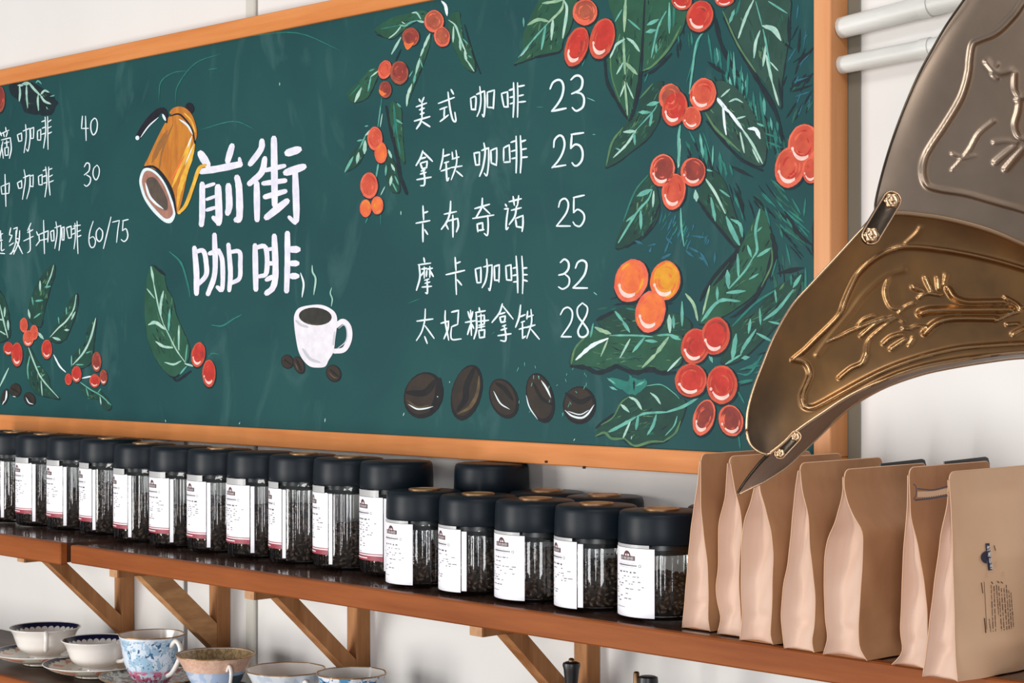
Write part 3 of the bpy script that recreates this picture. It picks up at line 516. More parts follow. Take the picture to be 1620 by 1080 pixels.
leaf(R_, 'leafd', "350,700 400,650 500,600 600,480 700,420 790,380 760,480 700,600 600,720 500,820 400,900 300,900", "teal 22;770,395 730,460|teal 19;725,480 640,590 555,655|teal 20;505,715 440,810 420,850|teal 13;420,860 330,915|teal 20;475,655 465,730|teal 28;390,745 370,880|teal 13;530,590 535,680|teal 13;620,480 628,550|teal 18;515,735 600,780|teal 13;585,665 655,680|teal 22;430,880 465,875|sea 12;715,390 715,450|sea 13;545,860 470,970 400,970|sea 14;620,480 500,560 370,690|sea 10;630,300 600,400|sea 10;420,1030 490,1010|teal 22;235,860 250,900")
S_ = TF(930, 560, 6)
leaf(S_, 'leafd', "80,770 130,660 260,560 310,440 400,390 560,300 700,290 850,400 930,450 900,600 820,740 720,830 600,850 450,880 330,810 180,760", "teal 30;1040,420 900,500 750,550|teal 24;750,550 560,560 470,590|teal 34;450,600 350,660 210,735|mint 28;400,410 460,440 510,520|mint 22;600,370 650,410 690,470|mint 28;320,480 390,545|mint 20;405,640 335,800|teal 32;480,590 460,710|teal 28;650,580 620,680 570,760|teal 14;850,590 820,680 740,770|edge 24;80,775 160,745 230,800 350,800|edge 22;350,800 450,870 600,830 720,830|edge 22;720,830 830,750 880,640|teal 10;560,300 700,290 820,370 870,420|edge 14;130,670 240,600 320,460 400,400", "26;80,700 150,640 260,560")
h_ = Art(['sea', 'teal', 'dark', 'edge'])
h_.poly(S_([(200, 230), (360, 260), (400, 200), (460, 240), (560, 250), (500, 360), (400, 380), (300, 330)]), 0, 1, jag=2)
for t, c in (("190,230 260,280", 1), ("210,310 280,340", 1), ("440,250 440,340", 2), ("460,300 540,260", 1), ("1420,340 1490,470", 0), ("1420,270 1560,240", 0), ("1440,300 1560,270", 2), ("1430,740 1450,900", 0), ("1440,150 1560,110 1610,60", 0)):
    pp = [tuple(map(float, q.split(','))) for q in t.split()]; h_.stroke(S_(pp), 20/6, c, 1.6, taper=.8, jag=.3)
setp(h_.build('foliage_strokes'), kind='stuff')
T_ = TF(890, 400, 4.908)
leaf(T_, 'leafd', "270,520 350,480 520,400 600,430 900,470 1000,560 930,640 700,630 400,640", "teal 28;415,460 470,530|teal 24;470,530 520,610|mint 34;830,490 835,610|teal 20;862,490 865,580|teal 22;930,380 930,560|pale 24;960,320 1020,400 1050,520|sea 16;560,440 500,430", "30;270,520 390,460")
leaf(T_, 'leafg', "60,860 100,730 220,600 360,640 560,640 740,630 930,650 920,850 830,900 700,920 560,910 430,860 330,900 230,880", "teal 18;900,650 820,635 740,640|teal 16;700,650 560,640 370,640|pale 32;370,625 300,600 260,580|white 28;350,665 230,720 110,825|pale 13;355,670 300,800|mint 16;525,670 450,810|teal 24;635,660 550,765|teal 24;650,680 730,688|pale 32;820,660 730,780|pale 26;730,780 625,885|teal 32;840,640 910,670|mint 18;920,810 820,915|teal 16;240,550 220,650|edge 16;70,860 100,740 190,640", "36;70,880 180,890 280,930 420,880|34;420,880 560,930 680,900 760,930 870,930")
N_ = TF(0, 110, 12)
leaf(N_, 'dark', "180,300 360,250 600,240 900,420 1040,560 1000,800 880,850 700,840 480,800 380,600 220,480", "mint 40;350,300 440,300|mint 60;440,270 560,260|mint 50;560,260 650,370 760,480|mint 50;780,500 850,600 960,650|mint 44;375,310 385,440 372,590|mint 36;508,300 510,500 530,720|mint 36;730,480 722,600 735,770|mint 40;780,470 850,400 930,430|teal 30;690,250 730,215 790,270|teal 26;960,510 1040,490|mint 14;885,710 905,750", "120;540,760 700,780|170;900,700 1040,640")

# ---- stems and loose strokes
SN = ['mint', 'teal', 'white', 'sea', 'pale', 'blue', 'dark']
def sk(tf, c, w_, t, h=3):
    pp = [tuple(map(float, q.split(','))) for q in t.split()]; a = Art([c]); a.stroke(tf(pp), w_/tf.o[2], 0, h, taper=.6, jag=.15); a.build('painted_stem')
for a in ((H, 'mint', 12, "60,745 0,870"), (H, 'white', 12, "370,655 410,730 450,770"), (H, 'mint', 22, "265,505 295,540"), (H, 'white', 11, "565,812 630,798"), (H, 'white', 10, "45,900 40,950 20,990"),
          (J, 'white', 30, "1015,15 1050,60 1065,150"), (J, 'mint', 26, "600,380 510,540"), (J, 'dark', 18, "600,500 550,610"), (J, 'sea', 14, "410,980 400,1080"),
          (K_, 'teal', 10, "345,0 315,220"), (K_, 'mint', 10, "352,110 335,220"), (K_, 'teal', 16, "320,530 300,650"), (K_, 'mint', 10, "340,800 375,730"), (K_, 'sea', 14, "230,990 210,1040"), (K_, 'sea', 8, "340,950 340,1060"), (K_, 'mint', 9, "512,940 512,970"),
          (P_, 'teal', 13, "335,180 280,260 255,420 235,570"), (P_, 'sea', 9, "300,230 220,500"), (P_, 'teal', 17, "180,760 170,850 175,1010"),
          (Q_, 'mint', 16, "525,0 520,100 515,170"), (Q_, 'teal', 12, "530,420 535,540 550,650"), (O_, 'sea', 14, "490,330 470,400"), (O_, 'sea', 10, "870,450 850,500"),
          (I_, 'sea', 16, "240,-10 330,80 380,240 400,340"), (I_, 'sea', 14, "570,560 650,565 740,510 800,480"), (I_, 'sea', 9, "540,810 570,780 620,785"),
          (c5, 'sea', 9, "45,110 130,75 190,55"), (c5, 'sea', 9, "1020,465 1060,440"), (c1, 'sea', 10, "1540,438 1620,438"), (d1, 'teal', 10, "450,310 520,340"), (d1, 'teal', 8, "500,640 525,640"), (d2, 'teal', 8, "360,690 380,705")): sk(*a)
st = Art(['mint', 'teal', 'sea'])
for cx, cy in ((247, 78), (443, 131), (262, 664), (712, 603), (1000, 690), (515, 662), (380, 668), (910, 694), (640, 653)):
    st.stroke([(cx, cy), (cx+R.uniform(-3, 3), cy+R.uniform(2, 6))], 1.4, 0, 3)
for k in range(26):                          # dry chalk ticks around the bean drawings
    th = R.uniform(0, 6.28); cx, cy, rr = R.choice([(880, 632, 22), (912, 600, 17), (846, 622, 26), (835, 590, 16)])
    x, y = cx+rr*math.cos(th), cy+rr*math.sin(th)*1.1; st.stroke([(x, y), (x+R.uniform(-3, 3), y+R.uniform(2, 6))], 1, 1, 3)
# faint arcs above the pot
for t in ("252,160 255,130 275,115 300,112", "278,165 282,135 310,100 350,85", "330,110 345,108", "335,66 355,64 385,60", "390,58 470,52 540,80", "318,205 370,192 405,205"):
    pp = [tuple(map(float, q.split(','))) for q in t.split()]; st.stroke(pp, 1.6, 2, 3, taper=.8)
setp(st.build('chalk_marks'), kind='stuff')

# ---- berries
def berry(tf, cx, cy, rx, ry, kind='red', rot=0, hl=1):
    ox, oy, s_ = tf.o; cx, cy, rx, ry = ox+cx/s_, oy+cy/s_, rx/s_, ry/s_
    pal = {'red': ('redo', 'red', 'pink'), 'dred': ('brown', 'dred', 'pink'), 'brown': ('hot', 'brown', 'hot'), 'orange': ('hot', 'orange', 'pink'), 'yel': ('orange', 'yel', 'pink'), 'ored': ('hot', 'redo', 'pink'), 'drk': ('hot', 'dred', 'pink')}[kind]
    a = Art(['dark', pal[0], pal[1], pal[2], {'orange': 'yel', 'yel': 'orange', 'red': 'dred', 'ored': 'red'}.get(kind, 'redo')])
    a.ell(cx+rx*.05, cy+ry*.07, rx*1.07, ry*1.06, rot, 0, 2.6, .02)
    a.ell(cx, cy, rx, ry, rot, 1, 3.2, .025)
    a.ell(cx+rx*R.uniform(-.02, .1), cy-ry*.08, rx*.84, ry*.82, rot, 2, 3.8, .03)
    for _ in range(int(7+rx*.25)):                       # brush marks inside the fruit
        th0 = R.uniform(0, 6.28); rr = R.uniform(.35, .9); dth = R.uniform(.5, 1.3); r_ = math.radians(rot); pp = []
        for i in range(4):
            th = th0+dth*i/3; x, y = rx*rr*math.cos(th), ry*rr*math.sin(th); pp.append((cx+x*math.cos(r_)-y*math.sin(r_), cy+x*math.sin(r_)+y*math.cos(r_)))
        a.stroke(pp, rx*R.uniform(.06, .16), R.choice([1, 1, 2, 4]), 4.1, taper=.9, jag=.3)
    if hl:
        q = []
        for i in range(9): th = math.radians(150-i*13); q.append((cx+rx*.72*math.cos(th)*1.0, cy+ry*.80*math.sin(th)))
        for i in range(9): th = math.radians(150-(8-i)*13); q.append((cx+rx*.66*math.cos(th), cy+ry*.56*math.sin(th)+ry*.04))
        r = math.radians(rot)
        q = [(cx+(x-cx)*math.cos(r)-(y-cy)*math.sin(r), cy+(x-cx)*math.sin(r)+(y-cy)*math.cos(r)) for x, y in q]
        a.put(q, [tuple(range(len(q)))], 3, 4.6)
        if min(rx, ry) > 9: a.ell(cx-rx*.7, cy+ry*.22, rx*.09, ry*.09, 0, 3, 4.6)
    a.build('painted_berry')
for a in ((H, 165, 450, 28, 50, 'ored', 0, 0), (H, 235, 500, 28, 52, 'ored', 0, 0), (H, 195, 540, 36, 55, 'ored', 0, 1), (H, 60, 610, 35, 45, 'red', 0, 1), (H, 118, 650, 38, 82, 'red', 0, 1), (H, 322, 615, 36, 66, 'red', 0, 1), (H, 470, 820, 24, 40, 'red', 0, 0), (H, 525, 785, 34, 56, 'red', 0, 1), (H, 662, 700, 32, 68, 'dred', 0, 1), (H, 650, 830, 36, 46, 'red', 0, 1), (H, 710, 805, 26, 52, 'dred', 0, 1),
          (I_, 462, 790, 54, 98, 'red', 8, 1), (I_, 545, 935, 52, 106, 'red', 0, 1),
          (J, 1015, 370, 80, 102, 'brown', -10, 0), (J, 935, 215, 98, 112, 'brown', 0, 0), (J, 700, 370, 85, 92, 'dred', 0, 0), (J, 440, 700, 66, 96, 'ored', 15, 0), (J, 585, 730, 90, 118, 'dred', 0, 0), (J, 445, 900, 62, 85, 'dred', 0, 0),
          (K_, 340, 440, 54, 92, 'orange', 0, 0), (K_, 290, 320, 64, 102, 'ored', 0, 0), (K_, 210, 915, 50, 76, 'orange', 0, 0), (K_, 310, 890, 52, 78, 'orange', 0, 0), (K_, 240, 720, 74, 112, 'ored', 0, 0),
          (N_, 0, 560, 100, 250, 'dred', 0, 0),
          (O_, 435, 285, 68, 126, 'red', 18, 1), (O_, 590, 235, 74, 128, 'red', 14, 1), (O_, 485, 75, 76, 80, 'brown', 10, 1),
          (P_, 190, 5, 62, 56, 'red', 10, 1), (P_, 450, -5, 60, 45, 'red', -10, 1), (P_, 300, 100, 80, 98, 'red', 20, 1),
          (P_, 118, 595, 68, 85, 'brown', 0, 0), (P_, 250, 720, 58, 70, 'ored', 0, 1), (P_, 145, 660, 76, 108, 'red', 14, 1), (P_, 318, 575, 80, 100, 'ored', 14, 1),
          (P_, 975, 1040, 50, 80, 'ored', 0, 1), (P_, 848, 1020, 92, 125, 'ored', 10, 1), (P_, 930, 880, 92, 126, 'ored', 10, 1),
          (Q_, 605, 200, 76, 88, 'drk', 0, 1), (Q_, 418, 190, 76, 100, 'drk', 10, 1), (Q_, 487, 320, 72, 112, 'ored', 8, 1),
          (T_, 535, 215, 128, 172, 'orange', 18, 1), (T_, 800, 215, 118, 155, 'yel', 8, 1), (T_, 685, 455, 116, 166, 'orange', 12, 1),
          (R_, 270, 750, 84, 112, 'red', 10, 1), (R_, 150, 810, 84, 106, 'red', 12, 1),
          (S_, 980, 250, 152, 160, 'red', 8, 1), (S_, 1275, 290, 146, 184, 'red', 0, 1), (S_, 1105, 600, 100, 176, 'drk', 16, 1), (S_, 1360, 630, 116, 152, 'drk', -14, 1)):
    berry(*a)
a = Art(['orange', 'hot'])
ox, oy, s_ = J.o
a.poly(J([(635, 420), (680, 440), (735, 425), (700, 480), (665, 500), (640, 460)]), 0, 5); a.poly(J([(385, 900), (430, 930), (460, 940), (420, 965), (390, 940)]), 0, 5); a.build('berry_highlight')
# ---- coffee beans
def pbean(tf, cx, cy, rx, ry, rot, band, lights):
    a = Art(['beand', 'bean', 'white', 'tan']); ox, oy, s_ = tf.o
    a.ell(ox+cx/s_, oy+cy/s_, rx/s_*1.06, ry/s_*1.05, rot, 0, 1, .01); a.ell(ox+(cx-rx*.05)/s_, oy+(cy-ry*.05)/s_, rx/s_*.92, ry/s_*.92, rot, 1, 1.6, .015)
    for w_, pp in parse_w(band): a.stroke(tf(pp), w_/s_, 0, 2.2, taper=.5)
    for c, t in lights:
        for w_, pp in parse_w(t): a.stroke(tf(pp), w_/s_, c, 3, taper=.8)
    a.build('painted_bean')
MM = TF(620, 560, 4.765)
pbean(MM, 240, 310, 138, 170, 20, "50;120,290 250,290 330,200|60;360,200 350,330 300,440", ((3, "12;120,350 200,400 300,380"), (2, "12;130,380 190,412 250,410 310,395|8;344,320 350,322")))
pbean(MM, 565, 290, 106, 205, 14, "46;620,110 565,240 555,340 500,420", ((3, "26;660,170 650,280 600,390 500,450"), (3, "10;655,200 640,300 560,430")))
pbean(MM, 845, 335, 98, 150, -22, "34;790,220 850,260 910,340", ((2, "10;770,280 820,370 890,415"),))
pbean(MM, 1120, 330, 96, 184, -14, "26;1070,220 1130,330 1210,380", ((2, "14;1130,200 1170,260 1200,325|9;1015,310 1040,400 1100,490"),))
pbean(MM, 1415, 385, 118, 136, 0, "40;1320,300 1420,360 1510,320", ((2, "15;1310,425 1360,465 1430,480 1480,450 1525,385|8;1330,430 1420,455 1490,420"),))
FF = TF(430, 410, 5.4)
pbean(FF, 135, 875, 50, 60, -20, "14;100,850 170,900", ((3, "6;95,860 110,840"),)); pbean(FF, 235, 905, 44, 76, -22, "16;210,850 255,950", ((3, "8;200,880 230,950"),)); pbean(FF, 530, 975, 60, 74, -25, "14;500,940 570,1000", ((3, "9;485,960 530,1005 570,1015"),))
pbean(H, 108, 895, 38, 46, 0, "10;80,880 130,910", ((2, "5;90,935 110,940"),)); pbean(H, 205, 955, 36, 48, -30, "9;180,930 220,980", ((2, "7;180,945 200,980 230,990"),)); pbean(H, 35, 940, 24, 56, 15, "8;40,900 30,970", ((2, "7;50,900 45,950 20,990"),))
# ---- mug
a = Art(['mug', 'mugs', 'coffee', 'dark', 'tan', 'white'])
a.stroke(FF([(550, 570), (610, 530), (660, 580), (665, 680), (620, 770), (535, 785)]), 46/5.4, 0, 2, taper=.1)
a.stroke(FF([(575, 590), (620, 560), (645, 610), (635, 700), (560, 765)]), 10/5.4, 1, 2.6, taper=.6)
a.poly(FF([(195, 480), (230, 420), (310, 395), (420, 388), (500, 418), (550, 465), (562, 540), (545, 680), (530, 790), (490, 860), (460, 915), (400, 925), (330, 915), (270, 860), (230, 780), (205, 650), (195, 560)]), 0, 3)
ox, oy, s_ = FF.o; a.ell(ox+375/s_, oy+488/s_, 141/s_, 76/s_, 4, 2, 4)
a.stroke(FF([(270, 770), (330, 850), (410, 880)]), 26/5.4, 1, 4); a.stroke(FF([(212, 525), (250, 560), (310, 578)]), 22/5.4, 1, 4); a.stroke(FF([(540, 620), (528, 730)]), 16/5.4, 1, 4); a.stroke(FF([(300, 535), (350, 555), (400, 552)]), 6/5.4, 4, 5)
a.build('painted_mug')
a = Art(['white', 'mint'])
a.stroke(FF([(250, 120), (275, 210), (262, 320)]), 17/5.4, 0, 3, taper=.6); a.stroke(FF([(348, 55), (352, 110), (378, 170), (362, 300)]), 16/5.4, 1, 3, taper=.6); a.stroke(FF([(514, 245), (503, 290), (520, 340), (512, 400)]), 12/5.4, 1, 3, taper=.6)
a.build('painted_steam')
# ---- the handwritten prices go on last, over the leaves
for tf, wd, t in LINES:
    groups = []                              # strokes that touch form one character
    for st in S(t):
        p = tf(st); bb = [min(q[0] for q in p)-.9, max(q[0] for q in p)+.9, min(q[1] for q in p)-1.2, max(q[1] for q in p)+1.2]; g_ = [bb, [p]]
        for o_ in [g2 for g2 in groups if g2[0][0] < bb[1] and bb[0] < g2[0][1] and g2[0][2] < bb[3] and bb[2] < g2[0][3]]:
            groups.remove(o_); g_[1] += o_[1]; b2 = o_[0]; bb[0] = min(bb[0], b2[0]); bb[1] = max(bb[1], b2[1]); bb[2] = min(bb[2], b2[2]); bb[3] = max(bb[3], b2[3])
        groups.append(g_)
    for _, ps in groups:
        a = Art(['white'])
        for p in ps: a.stroke(p, wd*R.uniform(.80, 1.0), 0, 4, taper=.3)
        a.build('lettering')
# ---- coffee pot
G = TF(200, 150, 5.14)
a = Art(['gold', 'goldl', 'goldd', 'black', 'white', 'pinkb', 'greyb', 'orange']); g = 5.14
a.stroke(G([(432, 960), (490, 890), (550, 730), (595, 600), (645, 572)]), 30/g, 1, 5.5, taper=.2, jag=.1)
a.poly(G([(360, 165), (420, 150), (500, 190), (550, 290), (562, 400), (540, 520), (500, 650), (450, 880), (412, 965), (390, 850), (300, 660), (200, 590), (148, 580), (180, 510), (230, 400), (300, 260)]), 0, 2)
a.stroke(G([(330, 300), (260, 440), (215, 540)]), 44/g, 2, 3, taper=.7, jag=.2); a.stroke(G([(380, 240), (300, 440), (270, 600)]), 16/g, 2, 3, taper=.7)
a.stroke(G([(555, 400), (510, 560), (440, 760), (420, 900)]), 40/g, 1, 3, taper=.7, jag=.2); a.stroke(G([(535, 340), (480, 500), (380, 740)]), 34/g, 1, 3.2, taper=.7, jag=.2); a.stroke(G([(470, 500), (370, 690)]), 16/g, 7, 3.4, taper=.7)
a.stroke(G([(545, 410), (480, 570)]), 9/g, 4, 3.6, taper=.8); a.stroke(G([(535, 335), (500, 430)]), 12/g, 4, 3.6, taper=.8)
ox, oy, s_ = G.o
a.ell(ox+518/s_, oy+108/s_, 34/s_, 46/s_, -20, 3, 2)
a.poly(G([(355, 152), (380, 110), (440, 95), (500, 120), (550, 190), (577, 300), (562, 372), (530, 290), (480, 200), (420, 155)]), 0, 3.5)
a.stroke(G([(475, 150), (530, 210), (562, 300)]), 14/g, 1, 4); a.stroke(G([(360, 172), (430, 157), (490, 210), (540, 290), (560, 395)]), 15/g, 3, 4.2, taper=.4); a.stroke(G([(435, 200), (500, 248), (540, 318)]), 17/g, 4, 4.4, taper=.7)
a.stroke(G([(100, 340), (185, 215), (265, 130)]), 56/g, 3, 3, taper=.2); a.stroke(G([(250, 128), (305, 130), (328, 215)]), 44/g, 3, 3, taper=.5)
a.stroke(G([(120, 345), (185, 255), (262, 185)]), 11/g, 4, 4, taper=.7); a.stroke(G([(300, 162), (320, 205)]), 20/g, 4, 4, taper=.4); a.ell(ox+93/s_, oy+350/s_, 16/s_, 18/s_, 0, 4, 4)
a.poly(G([(110, 680), (140, 605), (200, 598), (270, 650), (330, 740), (385, 880), (402, 970), (370, 1038), (310, 1032), (220, 950), (150, 850), (115, 750)]), 4, 4)
a.poly(G([(130, 690), (155, 625), (200, 620), (260, 665), (318, 750), (368, 890), (382, 960), (355, 1002), (310, 1000), (235, 925), (170, 840), (138, 750)]), 5, 4.4)
a.poly(G([(165, 700), (200, 668), (250, 690), (310, 790), (340, 870), (335, 935), (290, 925), (230, 860), (185, 780)]), 6, 4.8)
a.stroke(G([(160, 720), (190, 820), (240, 880), (300, 925)]), 20/g, 4, 5.2, taper=.7); a.stroke(G([(150, 585), (230, 588), (310, 668), (375, 790), (408, 960)]), 22/g, 3, 4.9, taper=.5)
a.build('painted_coffee_pot')
# a dark screw head and an eyelet under the lower rail
for (u, v, r) in ((865, 730, .0016), (925, 739, .0018)):
    p = hit_y(u, v, -.036); q = MB(); q.tube([Vector((p.x-BO.x, -.0355, p.z-BO.z)), Vector((p.x-BO.x, -.0385, p.z-BO.z))], r, 10)
    q.build('frame_screw', M['bagblack'], board, True)
# ---------------------------------------------------------------- glass coffee canisters
JR = .0505
def flute(a, z): return 1+.010*math.cos(30*a)
def lid_parts(zt, hl, root, disc):
    r = JR*1.01; z0 = zt-hl
    q = MB(); q.lathe([(r*.80, z0), (r*.985, z0), (r, z0+.0015), (r*.995, z0+hl*.5), (r*.985, z0+hl*.78), (r*.972, z0+hl*.90), (r*.95, z0+hl*.965), (r*.91, z0+hl), (r*.55, z0+hl+.0005), (0, z0+hl+.0005)], 64)
    ld = q.build('lid', M['lid'], root, True); autosmooth(ld, 40)
    if disc:
        q = MB(); q.lathe([(r*.41, z0+hl), (r*.415, z0+hl+.0022), (r*.40, z0+hl+.0029), (r*.36, z0+hl+.0029), (r*.34, z0+hl+.0018), (0, z0+hl+.0018)], 48)
        dd = q.build('lid_disc', M['copper'], ld, True); autosmooth(dd, 40)
    q = MB(); q.lathe([(r*.70, z0-.013), (r*.78, z0-.012), (r*.80, z0-.007), (r*.90, z0-.006), (r*.90, z0), (r*.5, z0)], 64)
    g = q.build('gasket', M['gasket'], root, True); autosmooth(g, 40)
def jar_glass(h, root):
    q = MB(); r = JR
    q.lathe([(r*.2, .001), (r*.88, .001), (r*.97, .003), (r, .008), (r, h-.012), (r*.985, h-.004), (r*.93, h), (r*.93, h+.002)], 240, fl=lambda a, z: flute(a, z) if .009 > 0 and .006 < z < h-.006 else 1)
    g = q.build('glass_body', M['glass'], root, True)
    q = MB(); q.lathe([(r*.84, h), (r*.90, h-.006), (r*.91, h-.014), (r*.91, .010), (r*.84, .0055), (0, .0055)], 72)
    q.build('glass_lining', M['plastic'], g, True)
ico = None
def bean_mesh(fill, seed):
    rr = random.Random(seed); q = MB()
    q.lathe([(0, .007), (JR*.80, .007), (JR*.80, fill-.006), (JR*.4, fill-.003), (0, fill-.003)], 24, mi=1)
    # low-poly ellipsoid with a flat grooved face
    bv = []; bf = []; n, k = 7, 4
    bv.append((0, 0, -1))
    for j in range(1, k):
        t = math.pi*j/k
        for i in range(n): a = 2*math.pi*i/n; bv.append((math.sin(t)*math.cos(a), math.sin(t)*math.sin(a), -math.cos(t)))
    bv.append((0, 0, 1))
    for i in range(n):
        bf.append((0, 1+(i+1) % n, 1+i))
        for j in range(k-2): a0 = 1+j*n+i; a1 = 1+j*n+(i+1) % n; bf.append((a0, a1, a1+n, a0+n))
        bf.append((len(bv)-1, 1+(k-2)*n+i, 1+(k-2)*n+(i+1) % n))
    def put(c, e):
        ax = Vector((rr.gauss(0, 1), rr.gauss(0, 1), rr.gauss(0, 1))).normalized(); rot = ax.to_track_quat('Z', 'Y').to_matrix()
        s_ = Vector((.0034, .0024, .0050))*e
        q.add([rot @ Vector((x*s_.x, y*s_.y, z*s_.z))+c for x, y, z in bv], bf)
    z = .0095
    while z < fill-.003:
        nn = 36
        for i in range(nn):
            a = 2*math.pi*(i+rr.random())/nn; r = JR*.905-.0052+rr.uniform(-.0008, .0006)
            put(Vector((r*math.cos(a), r*math.sin(a), z+rr.uniform(-.002, .002))), rr.uniform(.85, 1.1))
        z += .0062
    for i in range(90):
        a = rr.uniform(0, 6.283); r = JR*.82*math.sqrt(rr.random()); put(Vector((r*math.cos(a), r*math.sin(a), fill+rr.uniform(-.004, .002))), 1)
    return q.mesh('beans')
def on_jar(pts, r, a0, a1, z0, z1):
    return [(r*math.cos(a0+(a1-a0)*u), r*math.sin(a0+(a1-a0)*u), z0+(z1-z0)*v) for u, v in pts]
def strip(q, u0, u1, v0, v1, r, a0, a1, z0, z1, mi=0, n=10):
    vs = []
    for i in range(n+1):
        u = u0+(u1-u0)*i/n
        vs += on_jar([(u, v0), (u, v1)], r, a0, a1, z0, z1)
    q.add(vs, [(2*i, 2*i+2, 2*i+3, 2*i+1) for i in range(n)], mi)
def norm_char(key):
    st = parse_w(TITLE[key]); xs = [p[0] for w_, s_ in st for p in s_]; ys = [p[1] for w_, s_ in st for p in s_]
    x0, x1, y0, y1 = min(xs), max(xs), min(ys), max(ys)
    return [(w_/(y1-y0), [((x-x0)/(x1-x0), 1-(y-y0)/(y1-y0)) for x, y in s_]) for w_, s_ in st]
CH = [norm_char(k) for k in ('front', 'street', 'ka', 'fei')]
def label_print(tall, seed, logoshift):
    rr = random.Random(seed); a0, a1 = math.radians(-139), math.radians(-62); r = JR+.0011
    z0, z1 = (.023, .109) if tall else (.004, .083)
    q = MB(); asp = (a1-a0)*r/(z1-z0)
    def rect(u0, u1, v0, v1, mi, lay=0): strip(q, u0, u1, v0, v1, r+lay*.00006, a0, a1, z0, z1, mi, max(2, int(abs(u1-u0)*14)))
    def poly(pts, mi, lay=0): q.add(on_jar(pts, r+lay*.00006, a0, a1, z0, z1), [tuple(range(len(pts)))], mi)
    cx = .46+logoshift; cy = .865
    # dark dome over a name plate carrying the four characters
    rect(cx-.185, cx+.185, cy-.045, cy+.022, 0, 1)
    n = 14; poly([(cx+.09*math.cos(math.pi*i/n), cy+.01+.085*math.sin(math.pi*i/n)*1.0) for i in range(n+1)], 0, 0)
    poly([(cx+.018*math.cos(2*math.pi*i/8), cy+.045+.024*asp*math.sin(2*math.pi*i/8)) for i in range(8)], 4, 1)
    for k, ch in enumerate(CH):
        bx, bw, by, bh = cx-.162+k*.083, .07, cy-.037, .05
        for w_, s_ in ch:
            for i in range(len(s_)-1):
                (xa, ya), (xb, yb) = s_[i], s_[i+1]; pa = np.array((bx+xa*bw, (by+ya*bh)/asp)); pb = np.array((bx+xb*bw, (by+yb*bh)/asp))
                d = pb-pa; L = np.hypot(*d)
                if L < 1e-6: continue
                nn = np.array((-d[1], d[0]))/L*.0022
                poly([(p[0], p[1]*asp) for p in (pa+nn, pa-nn, pb-nn, pb+nn)][::1], 3, 3)
    rect(cx-.22, cx+.22, .775, .778, 1)
    x = cx-.25
    while x < cx+.20: rect(x, x+.026, .738, .757, 2); x += .034
    n = 10; 
    for i in range(n):
        t0, t1 = 2*math.pi*i/n, 2*math.pi*(i+1)/n
        poly([(cx+.28+.028*math.cos(t0), .747+.022*math.sin(t0)), (cx+.28+.028*math.cos(t1), .747+.022*math.sin(t1)), (cx+.28+.021*math.cos(t1), .747+.016*math.sin(t1)), (cx+.28+.021*math.cos(t0), .747+.016*math.sin(t0))], 2)
    rect(cx-.22, cx+.22, .718, .721, 1)
    x = cx-.22
    while x < cx+.2:
        d = rr.uniform(.03, .09); rect(x, x+d, .64+rr.uniform(-.01, .01), .658, 2 if rr.random() < .6 else 1); x += d+rr.uniform(.02, .05)
    for row in range(11):
        y = .58-row*.036; x = .08; lim = .82 if row < 6 else .5
        while x < lim:
            d = rr.uniform(.03, .10)
            if rr.random() < .52: rect(x, x+d, y, y+.012, 1 if rr.random() < .6 else 2)
            x += d+rr.uniform(.015, .07)
    rect(.12, .40, .13, .137, 1)
    if tall:
        rect(0.0, 1.0, .0, .075, 5, 1); rect(.0, 1.0, .093, .108, 5, 1); rect(.12, .62, .030, .046, 3, 3)
    return q.mesh('label_print')
LPM = [M['logo'], M['ink'], M['inkd'], M['printw'], M['maroon'], M['maroon']]
def make_jar(tall, disc, beans, pr):
    h = .118 if tall else .0855; hl = .0365; zt = h+.0005+hl
    root = empty('coffee_jar', (0, 0, 0))
    jar_glass(h, root)
    b_ = link('coffee_beans', beans, [M['bean'], M['beancore']], root, True); b_['kind'] = 'stuff'
    lid_parts(zt+.001, hl, root, disc)
    a0, a1 = math.radians(-139), math.radians(-62); z0, z1 = (.023, .109) if tall else (.004, .083)
    q = MB()
    vs = []; n = 24
    for i in range(n+1):
        a = a0+(a1-a0)*i/n
        for r, z in ((JR+.0004, z0), (JR+.0009, z0), (JR+.0009, z1), (JR+.0004, z1)): vs.append((r*math.cos(a), r*math.sin(a), z))
    fs = []
    for i in range(n):
        for k in range(4): fs.append((i*4+k, i*4+4+k, i*4+4+(k+1) % 4, i*4+(k+1) % 4))
    fs += [(0, 1, 2, 3), (n*4+3, n*4+2, n*4+1, n*4)]
    q.add(vs, fs); lb = q.build('paper_label', M['paper'], root)
    link('label_print', pr, LPM, lb)
    q = MB(); strip(q, .02, .9, 0, 1, JR+.0008, a0+.08, a1, z1+.0005, z1+.0095 if tall else z1+.004, 0, 12); q.build('seal_tape', M['paperbg'], root)
    if tall or beans.get('side'):    # loose vertical edge of the sticker
        q = MB(); strip(q, 0, 1, 0, 1, JR+.0007, a1+math.radians(1.5), a1+math.radians(8 if tall else 9), .010 if tall else .006, .108 if tall else .081, 0, 6); q.build('side_label', M['paper'], root)
    return root
def copy_tree(o, parent=None):
    c = o.copy(); C.objects.link(c); c.parent = parent
    for ch in list(o.children): copy_tree(ch, c)
    return c
protos = {}
for tall in (True, False):
    fills = (.072, .060, .080) if tall else (.052, .046, .058)
    for k, fl_ in enumerate(fills):
        bm_ = bean_mesh(fl_, 10*k+tall); bm_['side'] = int(k == 0); pr = label_print(tall, 100+k+10*tall, (-.02, .0, .03)[k])
        for disc in (True, False): protos[(tall, disc, k)] = [bm_, pr, None]
